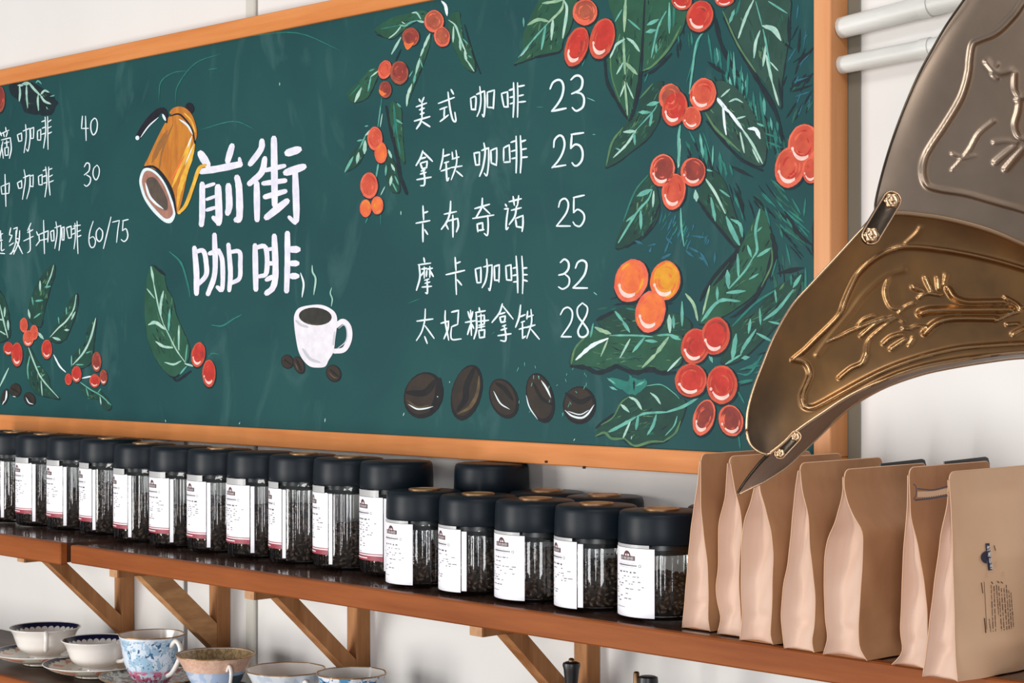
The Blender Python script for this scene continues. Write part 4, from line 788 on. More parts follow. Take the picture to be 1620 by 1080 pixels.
def get_jar(tall, disc, k, x, y, rz, label, group):
    p = protos[(tall, disc, k)]
    if p[2] is None: p[2] = make_jar(tall, disc, p[0], p[1]); o = p[2]
    else: o = copy_tree(p[2])
    o.location = (x, y, ST+.0012 if x > XL+.02 else ST+.0056); o.rotation_euler = (0, 0, math.radians(rz)); o['label'] = label; o['category'] = 'jar'; o['group'] = group
    return o
ordn = ['last', 'second from right', 'third from right', 'fourth from right', 'fifth from right', 'sixth from right', 'seventh from right', 'eighth from right', 'ninth from right', 'tenth from right', 'eleventh from right', 'leftmost']
discs = [0, 1, 1, 0, 1, 0, 1, 1, 0, 1, 1, 0]
for i in range(12):
    lab = {0: 'tall glass coffee jar at the right end of the tall row, beside the shorter jars', 11: 'leftmost tall glass coffee jar, cut off by the left edge of the picture'}.get(i, 'tall glass coffee jar with maroon-banded label, %s in the tall row' % ordn[i])
    get_jar(True, bool(discs[i]), (0, 1, 2, 0, 2, 1, 0, 2, 1, 0, 2, 1)[i], -1.954-.1035*i, -.114, R.uniform(-7, 7)+(-10 if i in (1, 2) else 0), lab, 'tall jars of beans in a row')
get_jar(True, False, 1, -1.828, -.053, 100, 'tall black-lidded jar standing alone behind the shorter jars near the wall', 'tall jars of beans in a row')
for i, x in enumerate((-1.85, -1.746, -1.642, -1.538, -1.434)):
    lab = 'short glass coffee jar in the front row, ' + ['leftmost, next to the tall jars', 'second from left', 'middle one of five', 'fourth from left, second nearest the bags', 'nearest the kraft bags'][i]
    get_jar(False, True, (1, 0, 2, 0, 1)[i], x, -.155, (3, -7, 2, -12, 4)[i], lab, 'short jars of beans in the front row')
for i, x in enumerate((-1.722, -1.619, -1.416)):
    get_jar(False, i < 2, i, x, -.0535, 60, 'short black-lidded jar in the back row, ' + ['behind the second and third short jars', 'behind the fourth short jar', 'mostly hidden behind the first kraft bag'][i], 'short jars in the back row')

# ---------------------------------------------------------------- kraft paper bags
K6 = TF(1060, 700, 3.086); K7 = TF(1300, 700, 2.84)
def pl(tf, t): return tf([tuple(map(float, q.split(','))) for q in t.split()])
BAGS = [(K6, "150,55 140,180 118,330 105,420 90,600 75,750 62,905", K6, "152,56 152,150 152,300 165,440 185,620 195,760 192,880 200,918", -.205, 0),
 (K6, "285,66 275,250 240,400 238,600 225,700 232,760 255,850 235,925", K6, "291,68 300,120 315,210 345,330 354,420 347,500 343,700 346,850 352,937", -.212, 0),
 (K6, "432,78 420,190 400,280 364,385 352,480 350,700 358,850 342,965", K6, "436,80 440,230 470,330 498,450 508,560 500,700 492,900 492,965 510,998", -.228, 0),
 (K6, "632,100 612,250 598,400 580,580 555,700 543,850 550,920 560,998", K6, "635,101 645,220 678,370 682,480 700,640 712,760 712,900 697,985 710,1028", -.237, 0),
 (K6, "855,130 852,170 845,250 815,370 770,480 758,560 755,700 760,850 775,960 750,1035", K7, "98,122 97,172 115,260 145,335 188,400 183,540 175,700 165,850 170,940 208,990", -.239, 1),
 (K7, "390,112 388,270 368,510 362,700 355,850 372,950 320,998", K7, "393,112 400,320 440,480 465,650 478,760 478,870 462,1015", -.240, 1),
 (K7, "571,132 570,260 535,440 505,680 485,840 470,950 455,1068", K7, "573,132 583,300 590,500 595,700 600,850 610,1000 618,1112", -.276, 0)]
BLAB = ['leftmost kraft coffee bag, standing beside the short jars', 'second kraft coffee bag from the left, behind the brass point', 'third kraft coffee bag from the left, partly covered by the brass point', 'fourth kraft coffee bag from the left, middle of the row', 'fifth kraft coffee bag, with a black rear panel peeking above it', 'sixth kraft coffee bag, with a torn-open zip strip near the top', 'rightmost and nearest kraft coffee bag, printed with sideways text']
BAGW = .147
bag_fn = []
def interp(pts, z):
    if z >= pts[0].z: return pts[0].x
    for a, b in zip(pts, pts[1:]):
        if a.z >= z >= b.z:
            t = (a.z-z)/max(a.z-b.z, 1e-6); t = t*t*(3-2*t)*.5+t*.5
            return a.x+(b.x-a.x)*t
    return pts[-1].x
for bi, (ta, sa, tb, sb, yf, blk) in enumerate(BAGS):
    pa = [hit_y(u, v, yf) for u, v in pl(ta, sa)]; pb = [hit_y(u, v, yf) for u, v in pl(tb, sb)]
    zt = (pa[0].z+pb[0].z)/2; z0 = ST+.0012; Hh = zt-z0
    def rsc(p):                                    # stretch each traced edge so that it ends on the shelf
        lo = p[-1].z
        return [Vector((q.x, q.y, zt-(p[0].z-q.z)/(p[0].z-lo)*Hh)) for q in p]
    pa, pb = rsc(pa), rsc(pb); cx = (pa[-1].x+pb[-1].x)/2; yc = yf+BAGW/2
    NZ, NY = 40, 22
    e = empty('kraft_bag', (cx, yc, z0), BLAB[bi], 'bag', 'kraft paper coffee bags on the shelf')
    o = e.location; zs = [zt-Hh*k/NZ for k in range(NZ+1)]
    ea = [interp(pa, z) for z in zs]; eb = [interp(pb, z) for z in zs]
    for _ in range(2):
        for L_ in (ea, eb):
            c_ = L_[:]
            for k in range(1, NZ): L_[k] = .25*c_[k-1]+.5*c_[k]+.25*c_[k+1]
    for k in range(NZ+1):
        if eb[k]-ea[k] < .0016: mid = (ea[k]+eb[k])/2; ea[k] = mid-.0008; eb[k] = mid+.0008
    ph = R.uniform(0, 6)
    def face_x(k, f, front):
        base = eb[k] if front else ea[k]; h = k/NZ
        bul = (.0065 if bi < 6 else .020)*math.sin(math.pi*(f if bi < 6 else f**1.5))**.7*min(1, max(0, (h-.12)/.3))*(1 if h < .85 else (1-h)/.15*.6+.4)
        wob = .0010*math.sin(f*9+h*7+ph)*h+.0008*math.sin(f*17-h*13+ph*2)*h
        return base+(bul+wob)*(1 if front else -.35)
    def yy(k, f): return yf+f*BAGW
    def zz(k, f, RC=.0075):                     # rounded top corners
        d = min(f, 1-f)*BAGW; cut = RC-math.sqrt(max(0, RC*RC-(RC-d)**2)) if d < RC else 0
        return min(zs[k], zt-cut)
    FS = [0, .006, .014, .026, .042, .06]+[.1+.8*j/14 for j in range(15)]+[.94, .958, .974, .986, .994, 1]; NY = len(FS)-1
    bag_fn.append((face_x, yy, zs, yf))
    for front in (True, False):
        q = MB(); vs = []
        for k in range(NZ+1):
            for f in FS: vs.append((face_x(k, f, front)-o.x, yy(k, f)-o.y, zz(k, f)-o.z))
        fs = []
        for k in range(NZ):
            for j in range(NY):
                a = k*(NY+1)+j; fs.append((a, a+1, a+NY+2, a+NY+1) if not front else (a+NY+1, a+NY+2, a+1, a))
        q.add(vs, fs); q.build('front_panel' if front else 'rear_panel', M['kraft7' if bi == 6 and front else 'kraft'], e, True)
    # gussets: at the near end (fold pushed in near the top) and at the wall end
    for near in (True, False):
        q = MB(); vs = []; NX = 10; yb = 0 if near else 1
        for k in range(NZ+1):
            h = k/NZ; xa, xb_ = face_x(k, yb, False), face_x(k, yb, True); wd = xb_-xa
            for j in range(NX+1):
                f = j/NX; g_ = f/.24 if f < .24 else (1-f)/.76; fold = g_*.42*wd*(1.4-h)+.0022*math.sin(h*11+ph)*math.sin(math.pi*f)+.0012*math.sin(h*27+f*9+ph)*math.sin(math.pi*f)
                fin = -.0012*(1 if j in (0, NX) else 0)
                crs = .0022*math.sin(math.pi*f)*(1 if abs(h-.86) < .02 else 0)
                y = yy(k, yb)+(fold+.003*math.sin(math.pi*f)+fin+crs)*(1 if near else -1)
                vs.append((xa+wd*f-o.x, y-o.y, min(zs[k], zt-.0075)-o.z))
        fs = []
        for k in range(NZ):
            for j in range(NX): a = k*(NX+1)+j; fs.append((a, a+1, a+NX+2, a+NX+1) if not near else (a+NX+1, a+NX+2, a+1, a))
        q.add(vs, fs); q.build('gusset', M['kraftg'], e, True)
    # base and the pale heat-sealed edges
    q = MB(); k = NZ
    q.add([(face_x(k, 0, False)-o.x, yf-o.y, .0004), (face_x(k, 0, True)-o.x, yf-o.y, .0004), (face_x(k, 1, True)-o.x, yf+BAGW-o.y, .0004), (face_x(k, 1, False)-o.x, yf+BAGW-o.y, .0004)], [(3, 2, 1, 0)])
    q.build('base_panel', M['kraft'], e)
    q = MB()
    for front in (True, False):
        q.tube([(face_x(k, 0, front)-o.x, yy(k, 0)-o.y-.0008, min(zs[k], zt-.0075)-o.z) for k in range(1, NZ+1)], .0006, 5)
    q.tube([(face_x(0, f, True)-.0005-o.x, yy(0, f)-o.y, zz(0, f)-o.z) for f in FS], .0007, 5)
    q.build('sealed_edge', M['kraftedge'], e, True)
    if blk:
        q = MB(); xx = ea[0]-.0035-o.x; yr = yf+BAGW+.006
        pts = [(yf+.068, zt-.07), (yf+.068, zt+.003), (yr-.008, zt+.0045), (yr-.003, zt+.003), (yr, zt-.003), (yr, zt-.07)]
        vs = [(xx, y-o.y, z-o.z) for y, z in pts]+[(xx+.0014, y-o.y, z-o.z) for y, z in pts]; n = len(pts)
        q.add(vs, [tuple(range(n)), tuple(range(2*n-1, n-1, -1))]+[(i, (i+1) % n, (i+1) % n+n, i+n) for i in range(n)])
        bk = q.build('black_lining_flap', M['bagblack'], e)
    bag_fn[-1] = (face_x, yy, zs, yf, e, zt, Hh)
def bag_hit(bi, u, v, off=.0009):
    face_x, yy, zs, yf, e, zt, Hh = bag_fn[bi]; x = face_x(10, .5, True)
    for _ in range(5):
        p = hit_x(u, v, x); kk = min(max((zt-p.z)/Hh*40, 0), 39.999); k = int(kk); f = min(max((p.y-yf)/BAGW, 0), 1)
        x = face_x(k, f, True)*(1-(kk-k))+face_x(k+1, f, True)*(kk-k)
    p = hit_x(u, v, x+off); return p-e.location
def bag_stroke(q, bi, pts, w_, mi=0, off=.0009):
    sp = smooth_pl(pts) if len(pts) > 2 else [np.array(pts[0], float)+(np.array(pts[1], float)-np.array(pts[0], float))*k/4 for k in range(5)]
    vs = []
    for i, p in enumerate(sp):
        d = sp[min(i+1, len(sp)-1)]-sp[max(i-1, 0)]; d = d/max(np.hypot(*d), 1e-6); n = np.array((-d[1], d[0]))*w_/2
        vs += [bag_hit(bi, *(p+n), off), bag_hit(bi, *(p-n), off)]
    q.add(vs, [(2*i, 2*i+1, 2*i+3, 2*i+2) for i in range(len(sp)-1)], mi)
# zip strip on the sixth bag
q = MB()
bag_stroke(q, 5, pl(K7, "430,207 500,212 566,196"), 2.2); bag_stroke(q, 5, pl(K7, "418,258 480,252 566,238"), 2.6); bag_stroke(q, 5, pl(K7, "412,185 424,200 424,235 412,255"), 1.6)
for k in range(14):
    x, y = 420+k*10.5, 262-k*1.7; bag_stroke(q, 5, K7([(x, y), (x, y-9)]), 1.4)
q.build('zip_strip', M['inkd'], bag_fn[5][4])
q = MB(); bag_stroke(q, 5, pl(K7, "430,232 500,230 566,216"), 9, off=.0006); q.build('zip_tape', M['kraftedge'], bag_fn[5][4])
# print on the nearest bag
Z8 = TF(1480, 840, 6)
q = MB()
def Zs(t, w_, mi): bag_stroke(q, 6, pl(Z8, t), w_/6, mi)
Zs("492,115 520,370", 40, 1)
n = 10; cpts = [(500+70*math.cos(math.radians(100+i*16)), 248+62*math.sin(math.radians(100+i*16))) for i in range(11)]
q.add([bag_hit(6, *Z8([c])[0], .0010) for c in cpts], [tuple(range(len(cpts)))], 1)
for k, ch in enumerate(CH):                      # the four shop characters, reading downwards along the plate
    bx, by = 488+k*9.5, 140+k*58
    for w_, s_ in ch:
        for i in range(len(s_)-1):
            (xa, ya), (xb, yb) = s_[i], s_[i+1]
            bag_stroke(q, 6, Z8([(bx+ya*30, by+xa*46), (bx+yb*30, by+xb*46)]), .7, 2, .0014)
Zs("435,488 450,590", 9, 0); Zs("462,480 487,930", 5, 0); Zs("465,825 478,965", 12, 0)
for i, (a_, b_) in enumerate((("510,835", "525,960"), ("528,510", "548,955"), ("555,520", "572,950"), ("578,510", "600,800"), ("600,520", "628,945"), ("625,540", "652,940"), ("650,540", "678,935"), ("672,510", "700,930"), ("695,560", "722,925"), ("716,580", "742,910"))):
    x0, y0 = map(float, a_.split(',')); x1, y1 = map(float, b_.split(',')); t = 0
    while t < 1:
        d = R.uniform(.05, .16); t2 = min(1, t+d)
        bag_stroke(q, 6, Z8([(x0+(x1-x0)*t, y0+(y1-y0)*t), (x0+(x1-x0)*t2, y0+(y1-y0)*t2)]), 9/6*R.uniform(.6, 1), 0); t = t2+R.uniform(.01, .04)
Zs("485,395 495,445", 12, 3); Zs("640,385 655,430", 14, 3); Zs("575,290 580,340", 10, 3); Zs("556,135 570,185", 9, 0); Zs("530,480 545,500", 10, 0); Zs("585,475 605,490", 10, 0); Zs("620,480 640,495", 10, 0)
q.build('bag_print', [M['bagink'], M['bagnavy'], M['printw'], M['kraftedge']], bag_fn[6][4])
# ---------------------------------------------------------------- teacups, saucers and grinders on the lower shelf
def cpos(u, y): return xat(u, y)
def handle(q, pts, r): q.tube(smooth_pl3(pts), r, 10)
def smooth_pl3(p, n=6):
    p = [np.array(a, float) for a in p]; out = []
    for i in range(len(p)-1):
        a = p[i-1] if i else 2*p[0]-p[1]; b, c = p[i], p[i+1]; d = p[i+2] if i+2 < len(p) else 2*p[-1]-p[-2]
        for k in range(n):
            t = k/n; out.append(.5*((2*b)+(c-a)*t+(2*a-5*b+4*c-d)*t*t+(3*b-a-3*c+d)*t**3))
    out.append(p[-1]); return [Vector(tuple(a)) for a in out]
def profile_pts(prof, n=6):
    p = [np.array(a, float) for a in prof]; return [tuple(x[:2]) for x in smooth_pl3([(a[0], a[1], 0) for a in prof], n)]
def scallop_band(q, prof_in, nsc, depth, mi=0, off=.0004, N=360):
    # inner band below the rim whose lower border is scalloped; prof_in: list of (r, z) going down the inside
    vs = []; fs = []; K = 5
    L_ = [0]
    for a, b in zip(prof_in, prof_in[1:]): L_.append(L_[-1]+math.hypot(b[0]-a[0], b[1]-a[1]))
    def at(s_):
        for i in range(len(L_)-1):
            if s_ <= L_[i+1] or i == len(L_)-2:
                t = (s_-L_[i])/(L_[i+1]-L_[i]); a, b = prof_in[i], prof_in[i+1]; return (a[0]+(b[0]-a[0])*t-off, a[1]+(b[1]-a[1])*t+off)
    for i in range(N):
        a = 2*math.pi*i/N; ln = depth*(1-.45*abs(math.sin(nsc*a/2))**.55)
        for k in range(K+1): r, z = at(ln*k/K); vs.append((r*math.cos(a), r*math.sin(a), z))
    for i in range(N):
        j = (i+1) % N
        for k in range(K): fs.append((i*(K+1)+k, i*(K+1)+k+1, j*(K+1)+k+1, j*(K+1)+k))
    q.add(vs, fs, mi)
def cup(name, x, y, z, outer, inner, mats, hang, hpts, hr, lab, wav=0, nw=0):
    e = empty(name, (x, y, z), lab, 'cup', 'vintage teacups on the lower shelf')
    zt = max(p[1] for p in outer)
    fl = (lambda a, zz: 1+wav*math.cos(nw*a)*max(0, zz/zt)**3) if wav else None
    q = MB(); po = profile_pts(outer); pi = profile_pts(inner)
    q.lathe(po+pi, 96, fl=fl); b = q.build('cup_body', mats[0], e, True)
    q = MB(); q.lathe([(p[0]-.0003, p[1]+.0004) for p in pi[:-1]]+[(0.0, pi[-1][1]+.0004)], 96, fl=fl); q.build('cup_lining', mats[1], b, True)
    q = MB(); r, zz = po[-1]; q.tube([(fl(2*math.pi*i/96, zz)*r*math.cos(2*math.pi*i/96) if fl else r*math.cos(2*math.pi*i/96), (fl(2*math.pi*i/96, zz) if fl else 1)*r*math.sin(2*math.pi*i/96), zz+.0002) for i in range(97)], .0010, 8); q.build('rim_line', mats[2], b, True)
    if hpts:
        q = MB(); ca, sa = math.cos(hang), math.sin(hang)
        q.tube(smooth_pl3([(r*ca, r*sa, z_) for r, z_ in hpts]), hr, 12); q.build('cup_handle', mats[3] if len(mats) > 3 else M['porc'], e, True)
    return e, b, pi
def saucer(x, y, r, lab, m_, band):
    e = empty('saucer', (x, y, LT+.0012), lab, 'saucer', 'saucers under the teacups')
    k = r/.085
    top = [(0, .0075), (.028, .0072), (.034, .0085), (.050, .0105), (.070, .0155), (.085, .021)]
    bot = [(.0853, .0205), (.072, .0125), (.052, .0065), (.036, .0045), (.035, .0004), (.032, .0004), (.031, .004), (0, .004)]
    q = MB(); q.lathe([(a*k, b*k) for a, b in profile_pts(bot, 3)[::-1]]+[(a*k, b*k) for a, b in profile_pts(top, 3)[::-1]], 96)
    o = q.build('saucer_plate', m_, e, True); autosmooth(o, 60)
    q = MB(); q.tube([(.0852*k*math.cos(2*math.pi*i/96), .0852*k*math.sin(2*math.pi*i/96), .0211*k) for i in range(97)], .0008, 8); q.build('rim_line', M['porc'] if band else M['gilt'], o, True)
    if band:
        q = MB(); scallop_band(q, [(a*k, b*k) for a, b in profile_pts(top, 3)[::-1]][:9], 34, .013, off=.0005); q.build('cobalt_band', M['cobalt'], o, True)
    return e
toc = lambda x, y: math.atan2(-D-y, 0-x)         # direction from a cup towards the camera
# first and second: white footed cups with a cobalt scalloped band inside the rim
wo = [(.0, .0), (.026, .0), (.027, .002), (.0265, .008), (.033, .011), (.044, .020), (.050, .034), (.0535, .044), (.060, .0535)]
wi = [(.0588, .0532), (.0520, .044), (.0482, .034), (.042, .021), (.030, .0125), (.0, .0115)]
for (u, y, k, ha, lab) in ((71, -.142, 1.0, 'cam', 'white footed teacup with cobalt scalloped rim, leftmost, handle towards the viewer'),
                           (154, -.142, .955, 'right', 'white footed teacup with cobalt scalloped rim, second from left, handle to the right')):
    x = cpos(u, y); z = LT+.0012+.0082
    kk = k
    wo2 = [(a*kk, b*kk) for a, b in wo]; wi2 = [(a*kk, b*kk) for a, b in wi]
    ang = toc(x, y)+(0.03 if ha == 'cam' else math.radians(46))
    h = [(.050*kk, .047*kk), (.060*kk, .0535*kk), (.0665*kk, .050*kk), (.064*kk, .041*kk), (.067*kk, .034*kk), (.061*kk, .023*kk), (.046*kk, .020*kk)]
    if ha == 'cam': h = [(.053, .049), (.060, .052), (.066, .045), (.064, .033), (.057, .024), (.046, .021)]
    e, b, pi = cup('teacup', x, y, z, wo2, wi2, (M['porc'], M['pinkgl'] if 0 else M['porc'], M['porc']), ang, h, .0038 if ha == 'cam' else .0034, lab)
    q = MB(); scallop_band(q, pi, 30, .0135); q.build('cobalt_band', M['cobalt'], b, True)
    saucer(x-.002, y-.0, .0865, 'white saucer with cobalt scalloped border under the %s footed cup' % ('leftmost' if ha == 'cam' else 'second'), M['saucer1'] , True)
# third: tall floral cup
x3, y3 = cpos(240, -.142), -.142
cup('teacup', x3, y3, LT+.0092, [(0, 0), (.024, 0), (.026, .002), (.033, .012), (.043, .034), (.047, .056), (.0515, .0775)], [(.0503, .0772), (.0458, .056), (.0418, .034), (.031, .013), (0, .006)],
    (M['flor3'], M['porc'], M['gilt']), toc(x3, y3)+math.radians(38), [(.047, .063), (.060, .073), (.070, .066), (.071, .052), (.062, .036), (.050, .022), (.039, .016)], .0038, 'taller blue and pink floral teacup, third from left, with looped white handle', .012, 8)
saucer(x3, y3, .0815, 'grey-green floral saucer under the tall blue and pink cup', M['flor3s'], False)
# fourth: peach rim, blue body
x4, y4 = cpos(341, -.118), -.118
e, b, pi = cup('teacup', x4, y4, LT+.0012, [(0, 0), (.022, 0), (.0235, .003), (.029, .010), (.040, .030), (.050, .052), (.060, .068)], [(.0586, .0676), (.0486, .052), (.0385, .031), (.027, .011), (0, .006)],
    (M['blue4'], M['porc'], M['gilt']), toc(x4, y4)+math.radians(20), [(.051, .049), (.060, .058), (.067, .051), (.066, .038), (.058, .024), (.042, .018)], .0026, 'blue teacup with a broad peach rim band, fourth from left', .010, 12)
q = MB(); q.lathe([(.0481, .0455), (.0508, .052), (.0606, .0676)], 96, fl=lambda a, z: 1+.010*math.cos(12*a)*(z/.068)**3); q.build('peach_band', M['pinkgl'], b, True)
q = MB(); q.lathe([(.0575, .0672), (.0505, .0572), (.048, .052)], 96, fl=lambda a, z: 1+.010*math.cos(12*a)*(z/.068)**3); q.build('tan_inner_band', M['tan'], b, True)
# the dark slate panel on the right half of the body
q = MB(); vs = []; t0 = toc(x4, y4)+math.radians(34); pr = [(.0305, .012), (.0409, .030), (.0452, .0395)]
for i in range(13):
    a = t0+math.radians(62)*i/12
    for r, z in pr: vs.append((r*math.cos(a), r*math.sin(a), z))
q.add(vs, [(i*3+k, i*3+3+k, i*3+4+k, i*3+1+k) for i in range(12) for k in range(2)]); q.build('slate_panel', M['grblue'], b, True)
# fifth and sixth
x5, y5 = cpos(452, -.118), -.118
cup('teacup', x5, y5, LT+.0012, [(0, 0), (.022, 0), (.0235, .003), (.029, .010), (.042, .030), (.050, .050), (.0588, .0665)], [(.0574, .0661), (.0486, .050), (.0405, .031), (.027, .011), (0, .006)],
    (M['pale5'], M['porc'], M['gilt']), toc(x5, y5)+math.radians(28), [(.050, .049), (.060, .057), (.067, .051), (.066, .038), (.058, .024), (.044, .018)], .0027, 'pale blue-white wavy-rimmed teacup, fifth from left', .014, 10)
x6, y6 = cpos(556, -.112), -.112
cup('teacup', x6, y6, LT+.0012, [(0, 0), (.022, 0), (.024, .002), (.030, .012), (.038, .036), (.044, .060), (.0492, .0785)], [(.0480, .0781), (.0428, .060), (.0368, .036), (.028, .013), (0, .006)],
    (M['flor6'], M['porc'], M['gilt']), toc(x6, y6)+math.radians(24), [(.043, .060), (.054, .068), (.061, .060), (.060, .046), (.052, .030), (.037, .022)], .0029, 'blue sprigged teacup with brown rim line, rightmost in the row', .012, 10)

# hand grinders: only their tops reach into the picture
def grinder(u, y, vtop, kind, lab):
    p = hit_y(u, vtop, y); x = p.x; zt = p.z-LT-.0012
    e = empty('hand_grinder', (x, y, LT+.0012), lab, 'coffee grinder', 'hand grinders on the lower shelf')
    kh = .034; b0 = zt-kh-.045                            # body height
    cx, cy = (-.036, .012) if kind == 0 else (-.030, -.022)
    q = MB(); q.box(cx-.046, cx+.046, cy-.046, cy+.046, 0, b0-.012, bev=.003); q.box(cx-.052, cx+.052, cy-.052, cy+.052, 0, .010, bev=.003); q.box(cx-.051, cx+.051, cy-.051, cy+.051, b0-.014, b0-.004, bev=.003)
    q.build('grinder_box', M['woodcap'], e)
    q = MB(); q.box(cx-.030, cx+.030, cy-.0495, cy-.0465, .020, .055, bev=.001); dr = q.build('drawer', M['brk'], e)
    q = MB(); q.lathe([(0, 0), (.004, 0), (.005, .004), (.0, .008)], 16); kn = q.build('drawer_knob', M['dkbrass'], dr, True); kn.location = (cx, cy-.052, .037); kn.rotation_euler = (math.radians(90), 0, 0)
    q = MB(); q.lathe([(.040, b0-.004), (.038, b0+.006), (.028, b0+.018), (.012, b0+.026), (.006, b0+.028), (.006, b0+.038), (0, b0+.038)], 40, c=(cx, cy)); autosmooth(q.build('dome', M['dkbrass'], e, True), 40)
    q = MB(); q.tube(smooth_pl3([(cx, cy, b0+.034), (cx*.5, cy*.5, b0+.0395), (0, 0, zt-kh-.003)]), .0032, 10); q.build('crank_arm', M['dkbrass'], e, True)
    q = MB()
    if kind == 0: q.lathe([(0, zt-kh), (.0068, zt-kh), (.0078, zt-kh+.004), (.0098, zt-.010), (.0112, zt-.0045), (.0106, zt-.0018), (.007, zt-.0002), (0, zt)], 32)
    else: q.lathe([(0, zt-kh), (.009, zt-kh), (.0118, zt-kh+.006), (.0124, zt-.006), (.0118, zt-.0012), (.009, zt), (0, zt)], 32)
    o = q.build('crank_knob', M['black'], e, True); autosmooth(o, 50)
    q = MB()
    if kind == 0: q.lathe([(.0034, zt-.0006), (.0036, zt+.0030), (.0022, zt+.0042), (0, zt+.0043)], 20)
    else: q.lathe([(.0036, zt-.02), (.0036, zt+.0035), (.0026, zt+.0050), (0, zt+.0052)], 20, c=(-.0108, -.0085))
    q.build('brass_nub', M['dkbrass'], o, True)
grinder(904, -.12, 1046, 0, 'black tapered grinder crank knob with brass tip, left of the two under the shelf')
grinder(1025, -.12, 1069, 1, 'black flat-topped grinder knob with brass post, right one below the jars')
# ---------------------------------------------------------------- gramophone horn: two embossed petals, the edge of a third, clasps
hx = empty('gramophone', (-.49, -.13, ST+.0012), 'gramophone with large embossed brass horn petals reaching in from the right edge', 'gramophone')
HO = hx.location
def resamp(pts, n, closed=False):
    p = np.array(smooth_pl(pts, closed, 8)); d = np.r_[0, np.cumsum(np.hypot(*(np.diff(p, axis=0).T)))]
    t = np.linspace(0, d[-1], n); return np.c_[np.interp(t, d, p[:, 0]), np.interp(t, d, p[:, 1])]
def seg_dist(P_, poly):
    best = np.full(len(P_), 1e9)
    for a, b in zip(poly[:-1], poly[1:]):
        d = b-a; L = max((d*d).sum(), 1e-9); t = np.clip(((P_-a)@d)/L, 0, 1); q = a+t[:, None]*d
        best = np.minimum(best, np.hypot(*(P_-q).T))
    return best
def petal(name, U, L_, depth, ridges, nS, nR, m_, thick=.0016):
    A = resamp(U, nS); B = resamp(L_, nS); r = np.linspace(0, 1, nR)
    G_ = A[:, None, :]*(1-r)[None, :, None]+B[:, None, :]*r[None, :, None]; G2 = G_.reshape(-1, 2)
    hgt = np.zeros(len(G2))
    for (w_, h, pts) in ridges:
        pl_ = np.array(smooth_pl(pts, False, 5)) if len(pts) > 2 else np.array(pts, float)
        dd = seg_dist(G2, pl_); f = h*np.exp(-(dd/w_)**2); hgt = np.where(abs(f) > abs(hgt), f, hgt)
    t = depth(G2, np.tile(r, nS), np.repeat(np.linspace(0, 1, nS), nR)) - hgt
    vs = [P(u, v, tt)-HO for (u, v), tt in zip(G2, t)]
    fs = [(i*nR+j, i*nR+j+1, (i+1)*nR+j+1, (i+1)*nR+j) for i in range(nS-1) for j in range(nR-1)]
    q = MB(); q.add(vs, fs)
    hm = hgt.reshape(nS, nR); q.m = [int(hm[i:i+2, j:j+2].mean() > .0014) for i in range(nS-1) for j in range(nR-1)]
    o = q.build(name, [m_, M['brasshl']], hx, True)
    sd = o.modifiers.new('thickness', 'SOLIDIFY'); sd.thickness = thick; sd.offset = -1 if True else 1
    return o
def rpl(tf, t): return pl(tf, t)
m3 = TF(1080, 360, 3)
U = [(1181, 682), (1183, 650), (1192, 615), (1206, 578), (1225, 532), (1252, 485), (1283, 450), (1322, 408), (1355, 372), (1385, 341), (1418, 337), (1455, 340), (1500, 347), (1560, 363), (1620, 387), (1720, 432), (1860, 500)]
Lw = [(1181, 682), (1187, 702), (1200, 714), (1215, 719), (1236, 703), (1262, 680), (1298, 655), (1345, 625), (1398, 601), (1450, 585), (1500, 574), (1560, 563), (1620, 557), (1720, 552), (1860, 560)]
W1 = 3.0
low_r = [(3.4, .0030, rpl(m3, "525,625 580,580 620,540 740,420 770,350 800,280 840,210 920,140 1010,100 1080,90 1200,100 1350,125 1500,160 1620,195 1760,235")),
 (3.4, .0028, rpl(m3, "525,625 580,640 605,690 590,740 570,790 575,840 610,855 660,835 760,780 880,715 1000,660 1150,610 1300,575 1450,560 1620,550 1760,550")),
 (3.0, .0022, rpl(m3, "560,1000 640,935 760,840 900,750 1050,685 1200,645 1400,615 1620,600 1760,600")),
 (5.0, .0014, rpl(m3, "640,600 700,520 800,400 860,320 960,230 1050,200")),
 (5.0, .0050, rpl(m3, "1130,405 1180,393 1300,390 1560,388")), (4.0, .0044, rpl(m3, "1262,290 1290,330 1340,350 1420,352 1530,350")), (4.0, .0044, rpl(m3, "1150,500 1200,455 1260,434 1340,430 1480,432")),
 (2.4, .0024, rpl(m3, "1530,330 1590,365 1600,395 1560,410 1480,445")), (2.6, .0024, rpl(m3, "1540,460 1590,455")), (3.5, .0026, rpl(m3, "1570,505 1620,480 1700,470")), (2.4, .0020, rpl(m3, "1600,380 1680,370")),
 (3.2, .0022, rpl(m3, "1095,282 1140,300")), (3.2, .0024, rpl(m3, "1155,240 1180,298")), (3.0, .0022, rpl(m3, "1212,240 1216,290")), (2.8, .0018, rpl(m3, "1252,222 1240,270")),
 (2.2, .0022, rpl(m3, "1122,332 1160,312 1225,320")), (2.2, .0020, rpl(m3, "1030,400 1060,375 1100,358")), (2.2, .0020, rpl(m3, "1045,478 1080,480 1110,468 1165,472")),
 (3.0, .0026, rpl(m3, "955,548 990,520 1040,505")), (3.0, .0022, rpl(m3, "990,575 1060,528")), (2.8, .0018, rpl(m3, "1075,555 1095,525")),
 (2.4, .0022, rpl(m3, "690,540 760,510 800,490 900,450 960,430")), (2.8, .0024, rpl(m3, "850,512 920,455 1000,425")), (2.4, .0020, rpl(m3, "835,462 860,435 905,418")),
 (2.8, .0024, rpl(m3, "745,712 800,668 850,645 872,600")), (2.2, .0018, rpl(m3, "870,600 880,540 930,490 1010,430 1050,445")), (2.6, .0018, rpl(m3, "975,240 960,300 975,355 1000,382 1040,385")),
 (2.4, .0014, rpl(m3, "1060,75 1110,30 1130,0"))]
